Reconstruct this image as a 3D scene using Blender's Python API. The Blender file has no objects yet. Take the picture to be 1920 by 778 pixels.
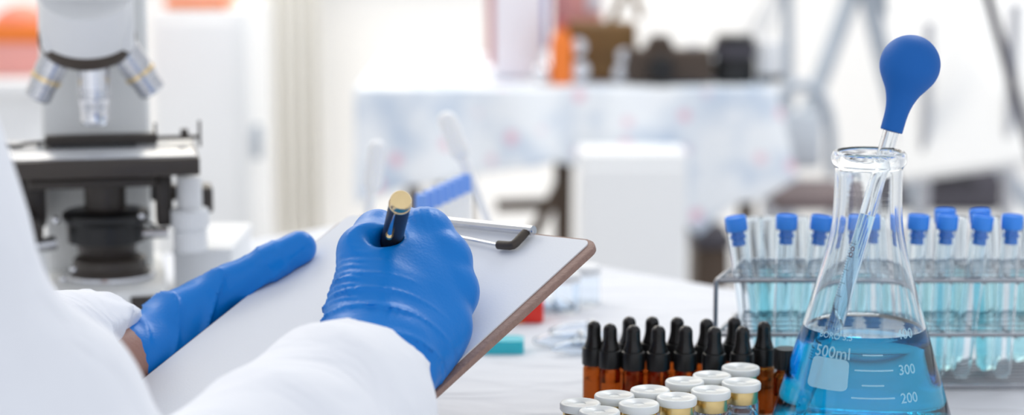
import bpy, bmesh, math, random
import numpy as np
from mathutils import Vector, Matrix
random.seed(4); RNG = np.random.RandomState(7)
SC = bpy.context.scene
COL = SC.collection
PI = math.pi
# ------------------------------------------------------------------ camera geometry (used to work out where things stand)
FPX = 3726.0; PIT = math.radians(9.2)
CAM = np.array([0, 0, 1.076])
FW = np.array([0, math.cos(PIT), -math.sin(PIT)]); UP = np.array([0, math.sin(PIT), math.cos(PIT)]); RT = np.array([1.0, 0, 0])
def ray(u, v): return FW + RT*(u-960)/FPX + UP*(389-v)/FPX
def Q(u, v, d): return CAM + ray(u, v)*d                       # at depth d
def Z(u, v, z): r = ray(u, v); return CAM + r*((z-CAM[2])/r[2])  # on the level z
def Y(u, v, y): r = ray(u, v); return CAM + r*(y/r[1])           # at distance y
def pv(P): d = np.array(P)-CAM; return 389-FPX*(d@UP)/(d@FW)
TZ = 0.75                                                        # table top
# ------------------------------------------------------------------ materials
def new_mat(name):
    m = bpy.data.materials.new(name); m.use_nodes = True
    nt = m.node_tree; nt.nodes.clear()
    out = nt.nodes.new('ShaderNodeOutputMaterial')
    return m, nt, out
def pbr(name, col, rough=.5, metal=0, bump=0, bscale=200, var=0, vscale=20, sss=0, spec=.5, coat=0, trans=0, ior=1.45, sheen=0):
    m, nt, out = new_mat(name)
    b = nt.nodes.new('ShaderNodeBsdfPrincipled')
    b.inputs['Base Color'].default_value = (*col, 1); b.inputs['Roughness'].default_value = rough
    b.inputs['Metallic'].default_value = metal; b.inputs['Specular IOR Level'].default_value = spec
    b.inputs['Coat Weight'].default_value = coat; b.inputs['Transmission Weight'].default_value = trans
    b.inputs['IOR'].default_value = ior; b.inputs['Sheen Weight'].default_value = sheen
    if sss:
        b.inputs['Subsurface Weight'].default_value = sss; b.inputs['Subsurface Radius'].default_value = (.6, .7, 1); b.inputs['Subsurface Scale'].default_value = .004
    nt.links.new(b.outputs[0], out.inputs[0])
    tc = nt.nodes.new('ShaderNodeTexCoord')
    if var:
        n = nt.nodes.new('ShaderNodeTexNoise'); n.inputs['Scale'].default_value = vscale; n.inputs['Detail'].default_value = 4
        r = nt.nodes.new('ShaderNodeMix'); r.data_type = 'RGBA'
        r.inputs[6].default_value = (*[c*(1-var) for c in col], 1); r.inputs[7].default_value = (*[min(1, c*(1+var)) for c in col], 1)
        nt.links.new(tc.outputs['Object'], n.inputs['Vector']); nt.links.new(n.outputs['Fac'], r.inputs[0]); nt.links.new(r.outputs[2], b.inputs['Base Color'])
    if bump:
        n = nt.nodes.new('ShaderNodeTexNoise'); n.inputs['Scale'].default_value = bscale; n.inputs['Detail'].default_value = 3
        bp = nt.nodes.new('ShaderNodeBump'); bp.inputs['Strength'].default_value = bump; bp.inputs['Distance'].default_value = .002
        nt.links.new(tc.outputs['Object'], n.inputs['Vector']); nt.links.new(n.outputs['Fac'], bp.inputs['Height']); nt.links.new(bp.outputs[0], b.inputs['Normal'])
    return m
def glass(name, col=(1, 1, 1), ior=1.47, rough=0):
    m, nt, out = new_mat(name)
    g = nt.nodes.new('ShaderNodeBsdfGlass'); g.inputs['Color'].default_value = (*col, 1); g.inputs['IOR'].default_value = ior; g.inputs['Roughness'].default_value = rough
    nt.links.new(g.outputs[0], out.inputs[0]); return m
def liquid(name, col, dens, ior=1.333):
    m, nt, out = new_mat(name)
    g = nt.nodes.new('ShaderNodeBsdfGlass'); g.inputs['IOR'].default_value = ior; g.inputs['Roughness'].default_value = 0
    v = nt.nodes.new('ShaderNodeVolumeAbsorption'); v.inputs['Color'].default_value = (*col, 1); v.inputs['Density'].default_value = dens
    nt.links.new(g.outputs[0], out.inputs[0]); nt.links.new(v.outputs[0], out.inputs[1]); return m
def cloth_mat(name, col, wr_scale, wr_dist, fine=.15):
    """white woven cloth: soft creases as bump"""
    m, nt, out = new_mat(name)
    b = nt.nodes.new('ShaderNodeBsdfPrincipled'); b.inputs['Base Color'].default_value = (*col, 1); b.inputs['Roughness'].default_value = .9
    b.inputs['Specular IOR Level'].default_value = .15; b.inputs['Sheen Weight'].default_value = .15
    tc = nt.nodes.new('ShaderNodeTexCoord')
    n1 = nt.nodes.new('ShaderNodeTexNoise'); n1.inputs['Scale'].default_value = wr_scale; n1.inputs['Detail'].default_value = 2; n1.inputs['Distortion'].default_value = 1.2
    mp = nt.nodes.new('ShaderNodeMapping'); mp.inputs['Scale'].default_value = (1, 2.2, 1); mp.inputs['Rotation'].default_value = (0, 0, .5)
    b1 = nt.nodes.new('ShaderNodeBump'); b1.inputs['Strength'].default_value = .7; b1.inputs['Distance'].default_value = wr_dist
    n2 = nt.nodes.new('ShaderNodeTexNoise'); n2.inputs['Scale'].default_value = 900
    b2 = nt.nodes.new('ShaderNodeBump'); b2.inputs['Strength'].default_value = fine; b2.inputs['Distance'].default_value = .001
    L = nt.links.new
    L(tc.outputs['Object'], mp.inputs['Vector']); L(mp.outputs[0], n1.inputs['Vector']); L(n1.outputs['Fac'], b1.inputs['Height'])
    L(tc.outputs['Object'], n2.inputs['Vector']); L(n2.outputs['Fac'], b2.inputs['Height']); L(b1.outputs[0], b2.inputs['Normal'])
    L(b2.outputs[0], b.inputs['Normal']); L(b.outputs[0], out.inputs[0]); return m
def floral_mat(name):
    m, nt, out = new_mat(name)
    b = nt.nodes.new('ShaderNodeBsdfPrincipled'); b.inputs['Roughness'].default_value = .7
    tc = nt.nodes.new('ShaderNodeTexCoord'); L = nt.links.new
    vo = nt.nodes.new('ShaderNodeTexVoronoi'); vo.inputs['Scale'].default_value = 16
    cr = nt.nodes.new('ShaderNodeValToRGB'); cr.color_ramp.elements[0].position = .10; cr.color_ramp.elements[0].color = (1, 1, 1, 1); cr.color_ramp.elements[1].position = .24; cr.color_ramp.elements[1].color = (0, 0, 0, 1)
    no = nt.nodes.new('ShaderNodeTexNoise'); no.inputs['Scale'].default_value = 11; no.inputs['Detail'].default_value = 3
    c2 = nt.nodes.new('ShaderNodeValToRGB'); c2.color_ramp.elements[0].position = .44; c2.color_ramp.elements[0].color = (.86, .885, .905, 1); c2.color_ramp.elements[1].position = .68; c2.color_ramp.elements[1].color = (.50, .60, .73, 1)
    mx = nt.nodes.new('ShaderNodeMix'); mx.data_type = 'RGBA'; mx.inputs[7].default_value = (.82, .52, .60, 1)
    L(tc.outputs['Object'], vo.inputs['Vector']); L(tc.outputs['Object'], no.inputs['Vector']); L(vo.outputs['Distance'], cr.inputs[0]); L(no.outputs['Fac'], c2.inputs[0])
    L(c2.outputs[0], mx.inputs[6]); L(cr.outputs[0], mx.inputs[0]); L(mx.outputs[2], b.inputs['Base Color']); L(b.outputs[0], out.inputs[0]); return m
def wave_mat(name, c1, c2, scale, rough=.6, axis='X', bump=0):
    """stripes / ribs along an axis"""
    m, nt, out = new_mat(name); L = nt.links.new
    b = nt.nodes.new('ShaderNodeBsdfPrincipled'); b.inputs['Roughness'].default_value = rough
    tc = nt.nodes.new('ShaderNodeTexCoord'); w = nt.nodes.new('ShaderNodeTexWave'); w.bands_direction = axis; w.inputs['Scale'].default_value = scale
    mx = nt.nodes.new('ShaderNodeMix'); mx.data_type = 'RGBA'; mx.inputs[6].default_value = (*c1, 1); mx.inputs[7].default_value = (*c2, 1)
    L(tc.outputs['Object'], w.inputs['Vector']); L(w.outputs['Fac'], mx.inputs[0]); L(mx.outputs[2], b.inputs['Base Color']); L(b.outputs[0], out.inputs[0])
    if bump:
        bp = nt.nodes.new('ShaderNodeBump'); bp.inputs['Strength'].default_value = bump; L(w.outputs['Fac'], bp.inputs['Height']); L(bp.outputs[0], b.inputs['Normal'])
    return m

M = {}
M['cloth'] = cloth_mat('white_table_cloth', (.80, .815, .85), 9, .012)
M['coat'] = cloth_mat('white_coat_cotton', (.90, .92, .965), 14, .006)
M['glove'] = pbr('blue_nitrile', (.001, .195, .64), .36, bump=.10, bscale=600, spec=.34, coat=.03, sss=.0)
M['skin'] = pbr('skin', (.38, .20, .15), .5, bump=.15, bscale=500, var=.1, vscale=60, sss=.1)
M['hair'] = pbr('hair', (.02, .013, .01), .5, bump=.5, bscale=150)
M['trousers'] = pbr('navy_trousers', (.03, .035, .06), .9, bump=.2, bscale=400)
M['paper'] = pbr('paper', (.80, .82, .85), .85, bump=.05, bscale=700)
M['hardboard'] = pbr('brown_hardboard', (.30, .19, .155), .6, bump=.3, bscale=500, var=.25, vscale=350)
M['steel'] = pbr('steel', (.62, .63, .66), .22, 1, var=.06, vscale=90)
M['rackwire'] = pbr('rack_wire', (.34, .35, .38), .3, 1, var=.06, vscale=90)
M['chrome'] = pbr('chrome', (.80, .81, .84), .14, 1, var=.04, vscale=90)
M['rubberblack'] = pbr('black_rubber', (.012, .011, .011), .25, bump=.05, bscale=600, spec=.5)
M['plasticblack'] = pbr('black_plastic', (.009, .009, .010), .34, bump=.08, bscale=500)
M['browngrip'] = pbr('dark_brown_grip', (.055, .042, .032), .55, bump=.1, bscale=500)
M['gold'] = pbr('gold', (.86, .66, .36), .2, 1, var=.05, vscale=300)
M['penblack'] = pbr('pen_lacquer', (.02, .015, .012), .38, coat=.1, var=.1, vscale=40)
M['glass'] = glass('clear_glass', (.985, .995, 1.0), 1.45)
M['tubeglass'] = glass('tube_glass', (.97, .99, 1.0), 1.40)
M['vialglass'] = glass('vial_glass', (.96, .98, 1.0), 1.45)
M['amber'] = glass('amber_glass', (.76, .50, .29), 1.45)
M['oil'] = liquid('amber_oil', (.85, .55, .2), 4)
M['blue'] = liquid('blue_solution', (.0, .938, .999), 90)
M['paleblue'] = liquid('pale_blue_solution', (.12, .62, .86), 100)
M['teal'] = liquid('teal_solution', (.05, .80, .86), 62)
M['bulb'] = pbr('blue_rubber', (.008, .125, .46), .55, bump=.05, bscale=500, spec=.3)
M['cap'] = pbr('blue_cap_plastic', (.055, .30, .92), .4, var=.05, vscale=90, sss=.2, spec=.4)
M['capsmall'] = pbr('pale_blue_cap', (.20, .40, .92), .4, var=.05, vscale=90)
M['ink'] = pbr('white_ink', (.52, .82, .94), .6, var=.03, vscale=200)
M['tick'] = pbr('dark_tick_ink', (.06, .07, .10), .6, var=.03)
M['redtick'] = pbr('red_brown_ink', (.22, .05, .06), .6, var=.03)
M['lid'] = pbr('ivory_lid', (.80, .83, .82), .3, var=.03, vscale=150, sss=.1)
M['goldband'] = pbr('gold_crimp', (.74, .56, .26), .28, 1, var=.08, vscale=200)
M['powder'] = pbr('white_powder', (.75, .78, .83), .9, bump=.4, bscale=300)
M['micgrey'] = pbr('microscope_grey', (.80, .81, .80), .45, var=.03, vscale=30)
M['miclight'] = pbr('microscope_pale_grey', (.78, .79, .80), .35, var=.03, vscale=30)
M['micblack'] = pbr('microscope_black', (.045, .036, .030), .38, var=.1, vscale=30)
M['rim'] = pbr('brown_rubber_rim', (.055, .040, .03), .45, var=.1, vscale=60)
M['stagetop'] = pbr('stage_plate', (.62, .64, .68), .22, .5, var=.03)
M['ribwhite'] = wave_mat('ribbed_white', (.70, .72, .78), (.55, .58, .66), 120, .4, 'X', .3)
M['milky'] = pbr('milky_plastic', (.96, .965, .96), .4, var=.01, sss=.15)
M['whiteplastic'] = pbr('white_plastic', (.82, .84, .86), .4, var=.03)
M['clearplastic'] = glass('clear_plastic', (.96, .98, 1), 1.2, .08)
M['red'] = pbr('red_plastic', (.80, .035, .02), .4, var=.08)
M['tealplastic'] = pbr('teal_plastic', (.04, .55, .66), .4, var=.08)
M['orange'] = pbr('orange_plastic', (.90, .22, .03), .5, var=.08, vscale=8)
M['redorange'] = pbr('red_orange', (.85, .24, .15), .5, var=.1, vscale=8)
M['pinkred'] = pbr('faded_red', (.80, .36, .32), .6, var=.1, vscale=8)
M['redbook'] = pbr('dull_red', (.48, .11, .11), .6, var=.1, vscale=8)
M['lilac'] = pbr('lilac_white', (.90, .86, .90), .5, var=.04, vscale=8)
M['indigo'] = pbr('indigo', (.22, .22, .52), .5, var=.1, vscale=8)
M['brownwood'] = pbr('dark_brown_wood', (.075, .048, .030), .5, var=.3, vscale=12)
M['cameraleather'] = pbr('black_leatherette', (.065, .043, .03), .5, bump=.4, bscale=300, var=.2, vscale=20)
M['ochre'] = pbr('ochre_leather', (.17, .085, .02), .5, var=.3, vscale=14)
M['darkgrey'] = pbr('dark_grey_fabric', (.075, .07, .085), .85, bump=.3, bscale=120, var=.2, vscale=8)
M['greyfabric'] = pbr('blue_grey_fabric', (.42, .47, .53), .85, bump=.3, bscale=120, var=.15, vscale=8)
M['palefabric'] = pbr('pale_grey_fabric', (.66, .71, .76), .85, bump=.3, bscale=120, var=.1, vscale=8)
M['ochredark'] = pbr('brown_seat', (.16, .12, .12), .6, var=.2, vscale=8)
M['whitepaint'] = pbr('white_paint', (.86, .865, .86), .5, var=.02, vscale=6)
M['wall'] = pbr('wall_paint', (.89, .88, .86), .8, bump=.1, bscale=60, var=.015, vscale=3)
M['curtain'] = wave_mat('cream_curtain', (.95, .93, .87), (.92, .90, .84), 3, .8, 'X')
M['floor'] = pbr('floor_vinyl', (.74, .74, .76), .45, var=.05, vscale=2.5)
M['floral'] = floral_mat('floral_oilcloth')
M['windowglass'] = glass('window_glass', (1, 1, 1), 1.02)
def see_through(m, f):
    nt = m.node_tree; out = [n for n in nt.nodes if n.type == 'OUTPUT_MATERIAL'][0]; b = [n for n in nt.nodes if n.type == 'BSDF_PRINCIPLED'][0]
    t = nt.nodes.new('ShaderNodeBsdfTransparent'); mx = nt.nodes.new('ShaderNodeMixShader'); mx.inputs[0].default_value = f
    nt.links.new(b.outputs[0], mx.inputs[1]); nt.links.new(t.outputs[0], mx.inputs[2]); nt.links.new(mx.outputs[0], out.inputs[0])
see_through(M['ink'], .42)
# ------------------------------------------------------------------ mesh builder
class MB:
    def __init__(s): s.bm = bmesh.new()
    def _add(s, verts, faces):
        vs = [s.bm.verts.new(tuple(map(float, v))) for v in verts]
        for f in faces:
            try: s.bm.faces.new([vs[i] for i in f])
            except ValueError: pass
        return s
    def box(s, c, size, bev=0, rot=None, seg=2):
        b = bmesh.new(); bmesh.ops.create_cube(b, size=1)
        for v in b.verts: v.co = Vector((v.co.x*size[0], v.co.y*size[1], v.co.z*size[2]))
        if bev: bmesh.ops.bevel(b, geom=b.edges[:], offset=bev, segments=seg, profile=.5, affect='EDGES')
        R = rot if rot is not None else Matrix.Identity(3)
        b.verts.index_update()
        vv = [R @ v.co + Vector(c) for v in b.verts]; ff = [[v.index for v in f.verts] for f in b.faces]
        b.free(); return s._add(vv, ff)
    def lathe(s, prof, o=(0, 0, 0), ax=(0, 0, 1), n=32, cap0=True, cap1=True, ripple=None):
        """prof: list of (radius, height) along ax from o; open ends are capped"""
        ax = Vector(ax).normalized(); t = Vector((1, 0, 0)) if abs(ax.x) < .9 else Vector((0, 1, 0))
        e1 = (t - ax*t.dot(ax)).normalized(); e2 = ax.cross(e1); o = Vector(o)
        verts, faces = [], []
        for (r, h) in prof:
            for k in range(n):
                a = 2*PI*k/n; rr = r*(1 + (ripple*(1 if k % 2 else -1) if ripple else 0))
                verts.append(o + ax*h + e1*(rr*math.cos(a)) + e2*(rr*math.sin(a)))
        for i in range(len(prof)-1):
            for k in range(n):
                k2 = (k+1) % n; faces.append([i*n+k, i*n+k2, (i+1)*n+k2, (i+1)*n+k])
        if cap0: faces.append(list(range(n))[::-1])
        if cap1: faces.append([(len(prof)-1)*n+k for k in range(n)])
        return s._add(verts, faces)
    def ring(s, prof, o=(0, 0, 0), ax=(0, 0, 1), n=40):
        """closed profile swept round ax (a hollow vessel); long straight runs get support loops so that shading stays true"""
        pp = []
        for i, p in enumerate(prof):
            q = prof[(i+1) % len(prof)]; pp.append(p); d = math.hypot(q[0]-p[0], q[1]-p[1])
            if d > .003:
                for t_ in (.0006/d, 1-.0006/d): pp.append((p[0]+(q[0]-p[0])*t_, p[1]+(q[1]-p[1])*t_))
        prof = pp
        ax = Vector(ax).normalized(); t = Vector((1, 0, 0)) if abs(ax.x) < .9 else Vector((0, 1, 0))
        e1 = (t - ax*t.dot(ax)).normalized(); e2 = ax.cross(e1); o = Vector(o)
        m = len(prof); verts, faces = [], []
        for (r, h) in prof:
            for k in range(n):
                a = 2*PI*k/n; verts.append(o + ax*h + e1*(max(r, 0)*math.cos(a)) + e2*(max(r, 0)*math.sin(a)))
        for i in range(m):
            for k in range(n):
                k2 = (k+1) % n; i2 = (i+1) % m; faces.append([i*n+k, i*n+k2, i2*n+k2, i2*n+k])
        return s._add(verts, faces)
    def cyl(s, a, b, r0, r1=None, n=24):
        a, b = Vector(a), Vector(b); d = b-a
        return s.lathe([(r0, 0), (r0 if r1 is None else r1, d.length)], a, d, n)
    def tube(s, pts, r, n=10, closed=False):
        pts = [Vector(p) for p in pts]; N = len(pts); verts, faces = [], []
        t0 = (pts[1]-pts[0]).normalized(); ref = Vector((0, 0, 1)) if abs(t0.z) < .9 else Vector((1, 0, 0))
        e1 = (ref - t0*ref.dot(t0)).normalized()
        for i, p in enumerate(pts):
            if closed: t = (pts[(i+1) % N]-pts[i-1]).normalized()
            else: t = (pts[min(i+1, N-1)]-pts[max(i-1, 0)]).normalized()
            e1 = (e1 - t*e1.dot(t)).normalized(); e2 = t.cross(e1); rr = r[i] if isinstance(r, (list, tuple)) else r
            for k in range(n):
                a = 2*PI*k/n; verts.append(p + e1*(rr*math.cos(a)) + e2*(rr*math.sin(a)))
        for i in range(N if closed else N-1):
            for k in range(n):
                k2 = (k+1) % n; j = (i+1) % N; faces.append([i*n+k, i*n+k2, j*n+k2, j*n+k])
        if not closed:
            faces.append(list(range(n))[::-1]); faces.append([(N-1)*n+k for k in range(n)])
        return s._add(verts, faces)
    def ball(s, c, r, n=20, sc=(1, 1, 1)):
        prof = [(math.sin(PI*i/12)*r+1e-6, -math.cos(PI*i/12)*r) for i in range(13)]
        b = MB().lathe(prof, (0, 0, 0), (0, 0, 1), n); b.bm.verts.index_update()
        vv = [Vector((v.co.x*sc[0]+c[0], v.co.y*sc[1]+c[1], v.co.z*sc[2]+c[2])) for v in b.bm.verts]
        ff = [[v.index for v in f.verts] for f in b.bm.faces]; b.bm.free(); return s._add(vv, ff)
    def prism(s, outline, o, e1, e2, n, h0, h1, bev=0):
        """outline of (a,b) in the plane e1,e2, thickness from h0 to h1 along n"""
        o, e1, e2, n = (Vector(tuple(map(float, x))) for x in (o, e1, e2, n)); m = len(outline)
        b = bmesh.new()
        lo = [b.verts.new(o+e1*a+e2*c+n*h0) for a, c in outline]; hi = [b.verts.new(o+e1*a+e2*c+n*h1) for a, c in outline]
        b.faces.new(lo[::-1]); top = b.faces.new(hi)
        for i in range(m): b.faces.new([lo[i], lo[(i+1) % m], hi[(i+1) % m], hi[i]])
        if bev: bmesh.ops.bevel(b, geom=[e for e in top.edges], offset=bev, segments=2, profile=.5, affect='EDGES')
        b.verts.index_update(); vv = [v.co.copy() for v in b.verts]; ff = [[v.index for v in f.verts] for f in b.faces]; b.free()
        return s._add(vv, ff)
    def build(s, name, mat, parent=None, smooth=True, angle=40):
        off = world_loc(parent)
        bmesh.ops.remove_doubles(s.bm, verts=s.bm.verts[:], dist=1e-7)
        bmesh.ops.recalc_face_normals(s.bm, faces=s.bm.faces[:])
        if s.bm.calc_volume(signed=True) < 0: bmesh.ops.reverse_faces(s.bm, faces=s.bm.faces[:])
        me = bpy.data.meshes.new(name); s.bm.to_mesh(me); s.bm.free()
        return link_mesh(name, me, mat, parent, off, smooth, angle)
def world_loc(p):
    v = Vector((0, 0, 0))
    while p is not None: v += p.location; p = p.parent
    return v
def link_mesh(name, me, mat, parent=None, off=Vector((0, 0, 0)), smooth=True, angle=40, origin=True):
    me.materials.append(M[mat] if isinstance(mat, str) else mat)
    if parent is None and origin:                                      # origin at the base of the thing
        co = np.empty(len(me.vertices)*3); me.vertices.foreach_get('co', co); co = co.reshape(-1, 3)
        off = Vector(((co[:, 0].min()+co[:, 0].max())/2, (co[:, 1].min()+co[:, 1].max())/2, co[:, 2].min()))
    me.transform(Matrix.Translation(-off))
    if smooth:
        me.polygons.foreach_set('use_smooth', [True]*len(me.polygons))
        if angle < 180: me.set_sharp_from_angle(angle=math.radians(angle))
    o = bpy.data.objects.new(name, me); COL.objects.link(o)
    if parent is not None: o.parent = parent
    elif origin: o.location = off
    return o
def thicken(o, t):
    m = o.modifiers.new('thickness', 'SOLIDIFY'); m.thickness = t; m.offset = 0
def tag(o, label=None, cat=None, group=None, kind=None):
    if label: o['label'] = label
    if cat: o['category'] = cat
    if group: o['group'] = group
    if kind: o['kind'] = kind
    return o
def thing(name, loc, label, cat, group=None):
    o = bpy.data.objects.new(name, None); COL.objects.link(o); o.location = tuple(map(float, loc)); o.empty_display_size = .02
    return tag(o, label, cat, group)
def dup(root, label=None):
    r = root.copy(); COL.objects.link(r)
    if label: r['label'] = label
    for ch in list(root.children):
        c = ch.copy(); COL.objects.link(c); c.parent = r
        for g in list(ch.children):
            d = g.copy(); COL.objects.link(d); d.parent = c
    return r
def rrect(x0, x1, y0, y1, r, n=6):
    out = []
    for cx, cy, a0 in ((x1-r, y1-r, 0), (x0+r, y1-r, PI/2), (x0+r, y0+r, PI), (x1-r, y0+r, 1.5*PI)):
        for k in range(n+1):
            a = a0+PI/2*k/n; out.append((cx+r*math.cos(a), cy+r*math.sin(a)))
    return out
# ------------------------------------------------------------------ implicit surfaces for bodies, gloves and clothes
def rc(P, a, b, ra, rb):
    a = np.asarray(a, float); b = np.asarray(b, float); ba = b-a
    h = np.clip(((P-a)@ba)/(ba@ba+1e-12), 0, 1)
    return np.linalg.norm(P-a-h[..., None]*ba, axis=-1) - (ra+(rb-ra)*h)
def ell(P, c, r, R=None):
    q = P-np.asarray(c, float)
    if R is not None: q = q@R
    r = np.asarray(r, float); k = np.linalg.norm(q/r, axis=-1); k2 = np.linalg.norm(q/(r*r), axis=-1)+1e-9
    return k*(k-1)/k2
def smin(a, b, k):
    h = np.clip(.5+.5*(b-a)/k, 0, 1); return b+(a-b)*h-k*h*(1-h)
def smax(a, b, k): return -smin(-a, -b, k)
def chain(P, pts, rad, k=.004):
    d = None
    for i in range(len(pts)-1):
        e = rc(P, pts[i], pts[i+1], rad[i], rad[i+1]); d = e if d is None else smin(d, e, k)
    return d
def surface(name, fn, lo, hi, h):
    lo = np.array(lo, float); hi = np.array(hi, float); n = np.ceil((hi-lo)/h).astype(int)+1
    xs = [lo[i]+h*np.arange(n[i]) for i in range(3)]
    F = np.empty(n, np.float32)
    for i in range(n[0]):
        G = np.stack(np.meshgrid(xs[0][i:i+1], xs[1], xs[2], indexing='ij'), -1)
        F[i] = fn(G)[0]
    S = F < 0
    corners = [(i, j, k) for i in (0, 1) for j in (0, 1) for k in (0, 1)]
    def sl(A, c): return A[c[0]:n[0]-1+c[0], c[1]:n[1]-1+c[1], c[2]:n[2]-1+c[2]]
    cnt = sum(sl(S, c).astype(np.int8) for c in corners); act = (cnt > 0) & (cnt < 8)
    idx = np.argwhere(act); vid = -np.ones(act.shape, np.int64); vid[act] = np.arange(len(idx))
    acc = np.zeros((len(idx), 3)); num = np.zeros(len(idx))
    for a in corners:
        for ax in range(3):
            if a[ax]: continue
            b = list(a); b[ax] = 1
            fa = F[idx[:, 0]+a[0], idx[:, 1]+a[1], idx[:, 2]+a[2]].astype(float); fb = F[idx[:, 0]+b[0], idx[:, 1]+b[1], idx[:, 2]+b[2]].astype(float)
            m = (fa < 0) != (fb < 0); t = np.where(m, fa/np.where(m, fa-fb, 1), 0)
            p = np.tile(np.array(a, float), (len(idx), 1)); p[:, ax] += t
            acc[m] += p[m]; num[m] += 1
    V = lo+h*(idx+acc/num[:, None])
    faces = []
    for ax in range(3):
        o1, o2 = [(1, 2), (2, 0), (0, 1)][ax]
        A = np.moveaxis(S, (ax, o1, o2), (0, 1, 2)); VI = np.moveaxis(vid, (ax, o1, o2), (0, 1, 2))
        s0 = A[:-1, 1:-1, 1:-1]; s1 = A[1:, 1:-1, 1:-1]
        e = np.argwhere(s0 != s1)
        if not len(e): continue
        i, j, k = e[:, 0], e[:, 1]+1, e[:, 2]+1
        q = np.stack([VI[i, j-1, k-1], VI[i, j, k-1], VI[i, j, k], VI[i, j-1, k]], 1)
        flip = ~A[i, j, k]
        q[flip] = q[flip][:, ::-1]; faces.append(q)
    Fc = np.concatenate(faces); Fc = Fc[(Fc >= 0).all(1)]
    me = bpy.data.meshes.new(name)
    me.vertices.add(len(V)); me.vertices.foreach_set('co', V.ravel())
    me.loops.add(len(Fc)*4); me.loops.foreach_set('vertex_index', Fc.ravel().astype(np.int32))
    me.polygons.add(len(Fc)); me.polygons.foreach_set('loop_start', np.arange(0, len(Fc)*4, 4, dtype=np.int32))
    me.update(calc_edges=True); me.validate(); return me
_W = [(RNG.randn(3), RNG.rand()*6.28) for _ in range(14)]
def lump(P, f):
    """smooth pseudo noise about -1..1"""
    s = 0
    for w, p in _W: s = s+np.sin(P@(w*f)+p)
    return s/5.0
# ================================================================== THE SETTING
def struct(o): return tag(o, kind='structure')
struct(MB().box((.2, 3.0, -.05), (7.6, 5.6, .1)).build('floor', 'floor', smooth=False))
WY = 5.5
wm = MB()                                                            # back wall with a window opening left of centre
wx0, wx1, wz0, wz1 = -.95, -.02, .95, 2.3
for (a, b, c, d) in ((-3.6, wx0, 0, 2.7), (wx1, 4.0, 0, 2.7), (wx0, wx1, 0, wz0), (wx0, wx1, wz1, 2.7)):
    wm.box(((a+b)/2, WY+.06, (c+d)/2), (b-a, .12, d-c))
struct(wm.build('wall_back', 'wall', smooth=False))
struct(MB().box((-3.65, 3.0, 1.35), (.1, 5.2, 2.7)).build('wall_left', 'wall', smooth=False))
struct(MB().box((.2, WY-.008, .05), (7.6, .016, .1)).build('baseboard_back', 'whitepaint', smooth=False))
win = thing('window_1', ((wx0+wx1)/2, WY+.06, wz0), None, None); struct(win)
f = MB(); t = .05
for (c, s) in (((wx0+t/2, WY+.06, (wz0+wz1)/2), (t, .07, wz1-wz0)), ((wx1-t/2, WY+.06, (wz0+wz1)/2), (t, .07, wz1-wz0)),
               (((wx0+wx1)/2, WY+.06, wz0+t/2), (wx1-wx0, .07, t)), (((wx0+wx1)/2, WY+.06, wz1-t/2), (wx1-wx0, .07, t)), (((wx0+wx1)/2, WY+.06, (wz0+wz1)/2), (.03, .06, wz1-wz0))):
    f.box(c, s, .004)
f.build('window_frame', 'whitepaint', win, smooth=False)
MB().box(((wx0+wx1)/2, WY+.06, (wz0+wz1)/2), (wx1-wx0-.02, .006, wz1-wz0-.02)).build('pane', 'windowglass', win, smooth=False)
MB().box(((wx0+wx1)/2, WY-.03, wz0-.015), (wx1-wx0+.1, .1, .03), .004).build('window_sill', 'whitepaint', win, smooth=False)
# ================================================================== WORK TABLE (its front faces the person)
O = np.array([-.30, .93, 0]); E1 = np.array([.7236, -.6902, 0]); E2 = np.array([.6902, .7236, 0])
A0, A1, B0, B1 = -.573, 1.15, 0.0, .81
def tp(a, b, z): return O+E1*a+E2*b+np.array([0, 0, z])
RT2 = Matrix((tuple(map(float, E1)), tuple(map(float, E2)), (0, 0, 1))).transposed()
tb = thing('work_table', tp((A0+A1)/2, .4, 0), 'white cloth covered lab table the whole bench of glassware stands on', 'table')
MB().box(tp((A0+A1)/2, (B0+B1)/2, TZ-.016), (A1-A0-.01, B1-B0-.01, .026), .003, RT2).build('tabletop', 'whitepaint', tb)
for a in (A0+.06, A1-.06):
    for b in (B0+.06, B1-.06):
        p = tp(a, b, 0); MB().box((p[0], p[1], (TZ-.03)/2), (.045, .045, TZ-.03), .004, RT2).build('leg', 'steel', tb)
# tablecloth: flat on top, hanging 0.22 m with folds
bm = bmesh.new(); NA, NB, DROP = 90, 44, .12
def cl(a, b):
    # a,b overshoot past the edge hangs down
    oa = max(A0-a, a-A1, 0); ob = max(B0-b, b-B1, 0); o = max(oa, ob)
    aa = min(max(a, A0), A1); bb = min(max(b, B0), B1)
    z = TZ-o
    if o > 0:
        sw = .012*math.sin(a*38+b*31)*min(1, o/.15)+.004
        if oa >= ob: aa += math.copysign(sw+.004, a-.3); 
        if ob >= oa: bb += math.copysign(sw+.004, b-.4)
    p = tp(aa, bb, z); return p
ga = sorted(set([A0-DROP*i/5 for i in range(6)]+[A0+(A1-A0)*i/NA for i in range(NA+1)]+[A1+DROP*i/5 for i in range(6)]))
gb = sorted(set([B0-DROP*i/5 for i in range(6)]+[B0+(B1-B0)*i/NB for i in range(NB+1)]+[B1+DROP*i/5 for i in range(6)]))
vs = [[bm.verts.new(tuple(map(float, cl(a, b)))) for b in gb] for a in ga]
for i in range(len(ga)-1):
    for j in range(len(gb)-1): bm.faces.new([vs[i][j], vs[i+1][j], vs[i+1][j+1], vs[i][j+1]])
w = MB(); w.bm.free(); w.bm = bm
o = w.build('tablecloth', 'cloth'); thicken(o, .0012); tag(o, 'white wrinkled tablecloth spread under the flask, bottles and clipboard', 'tablecloth')
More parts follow.
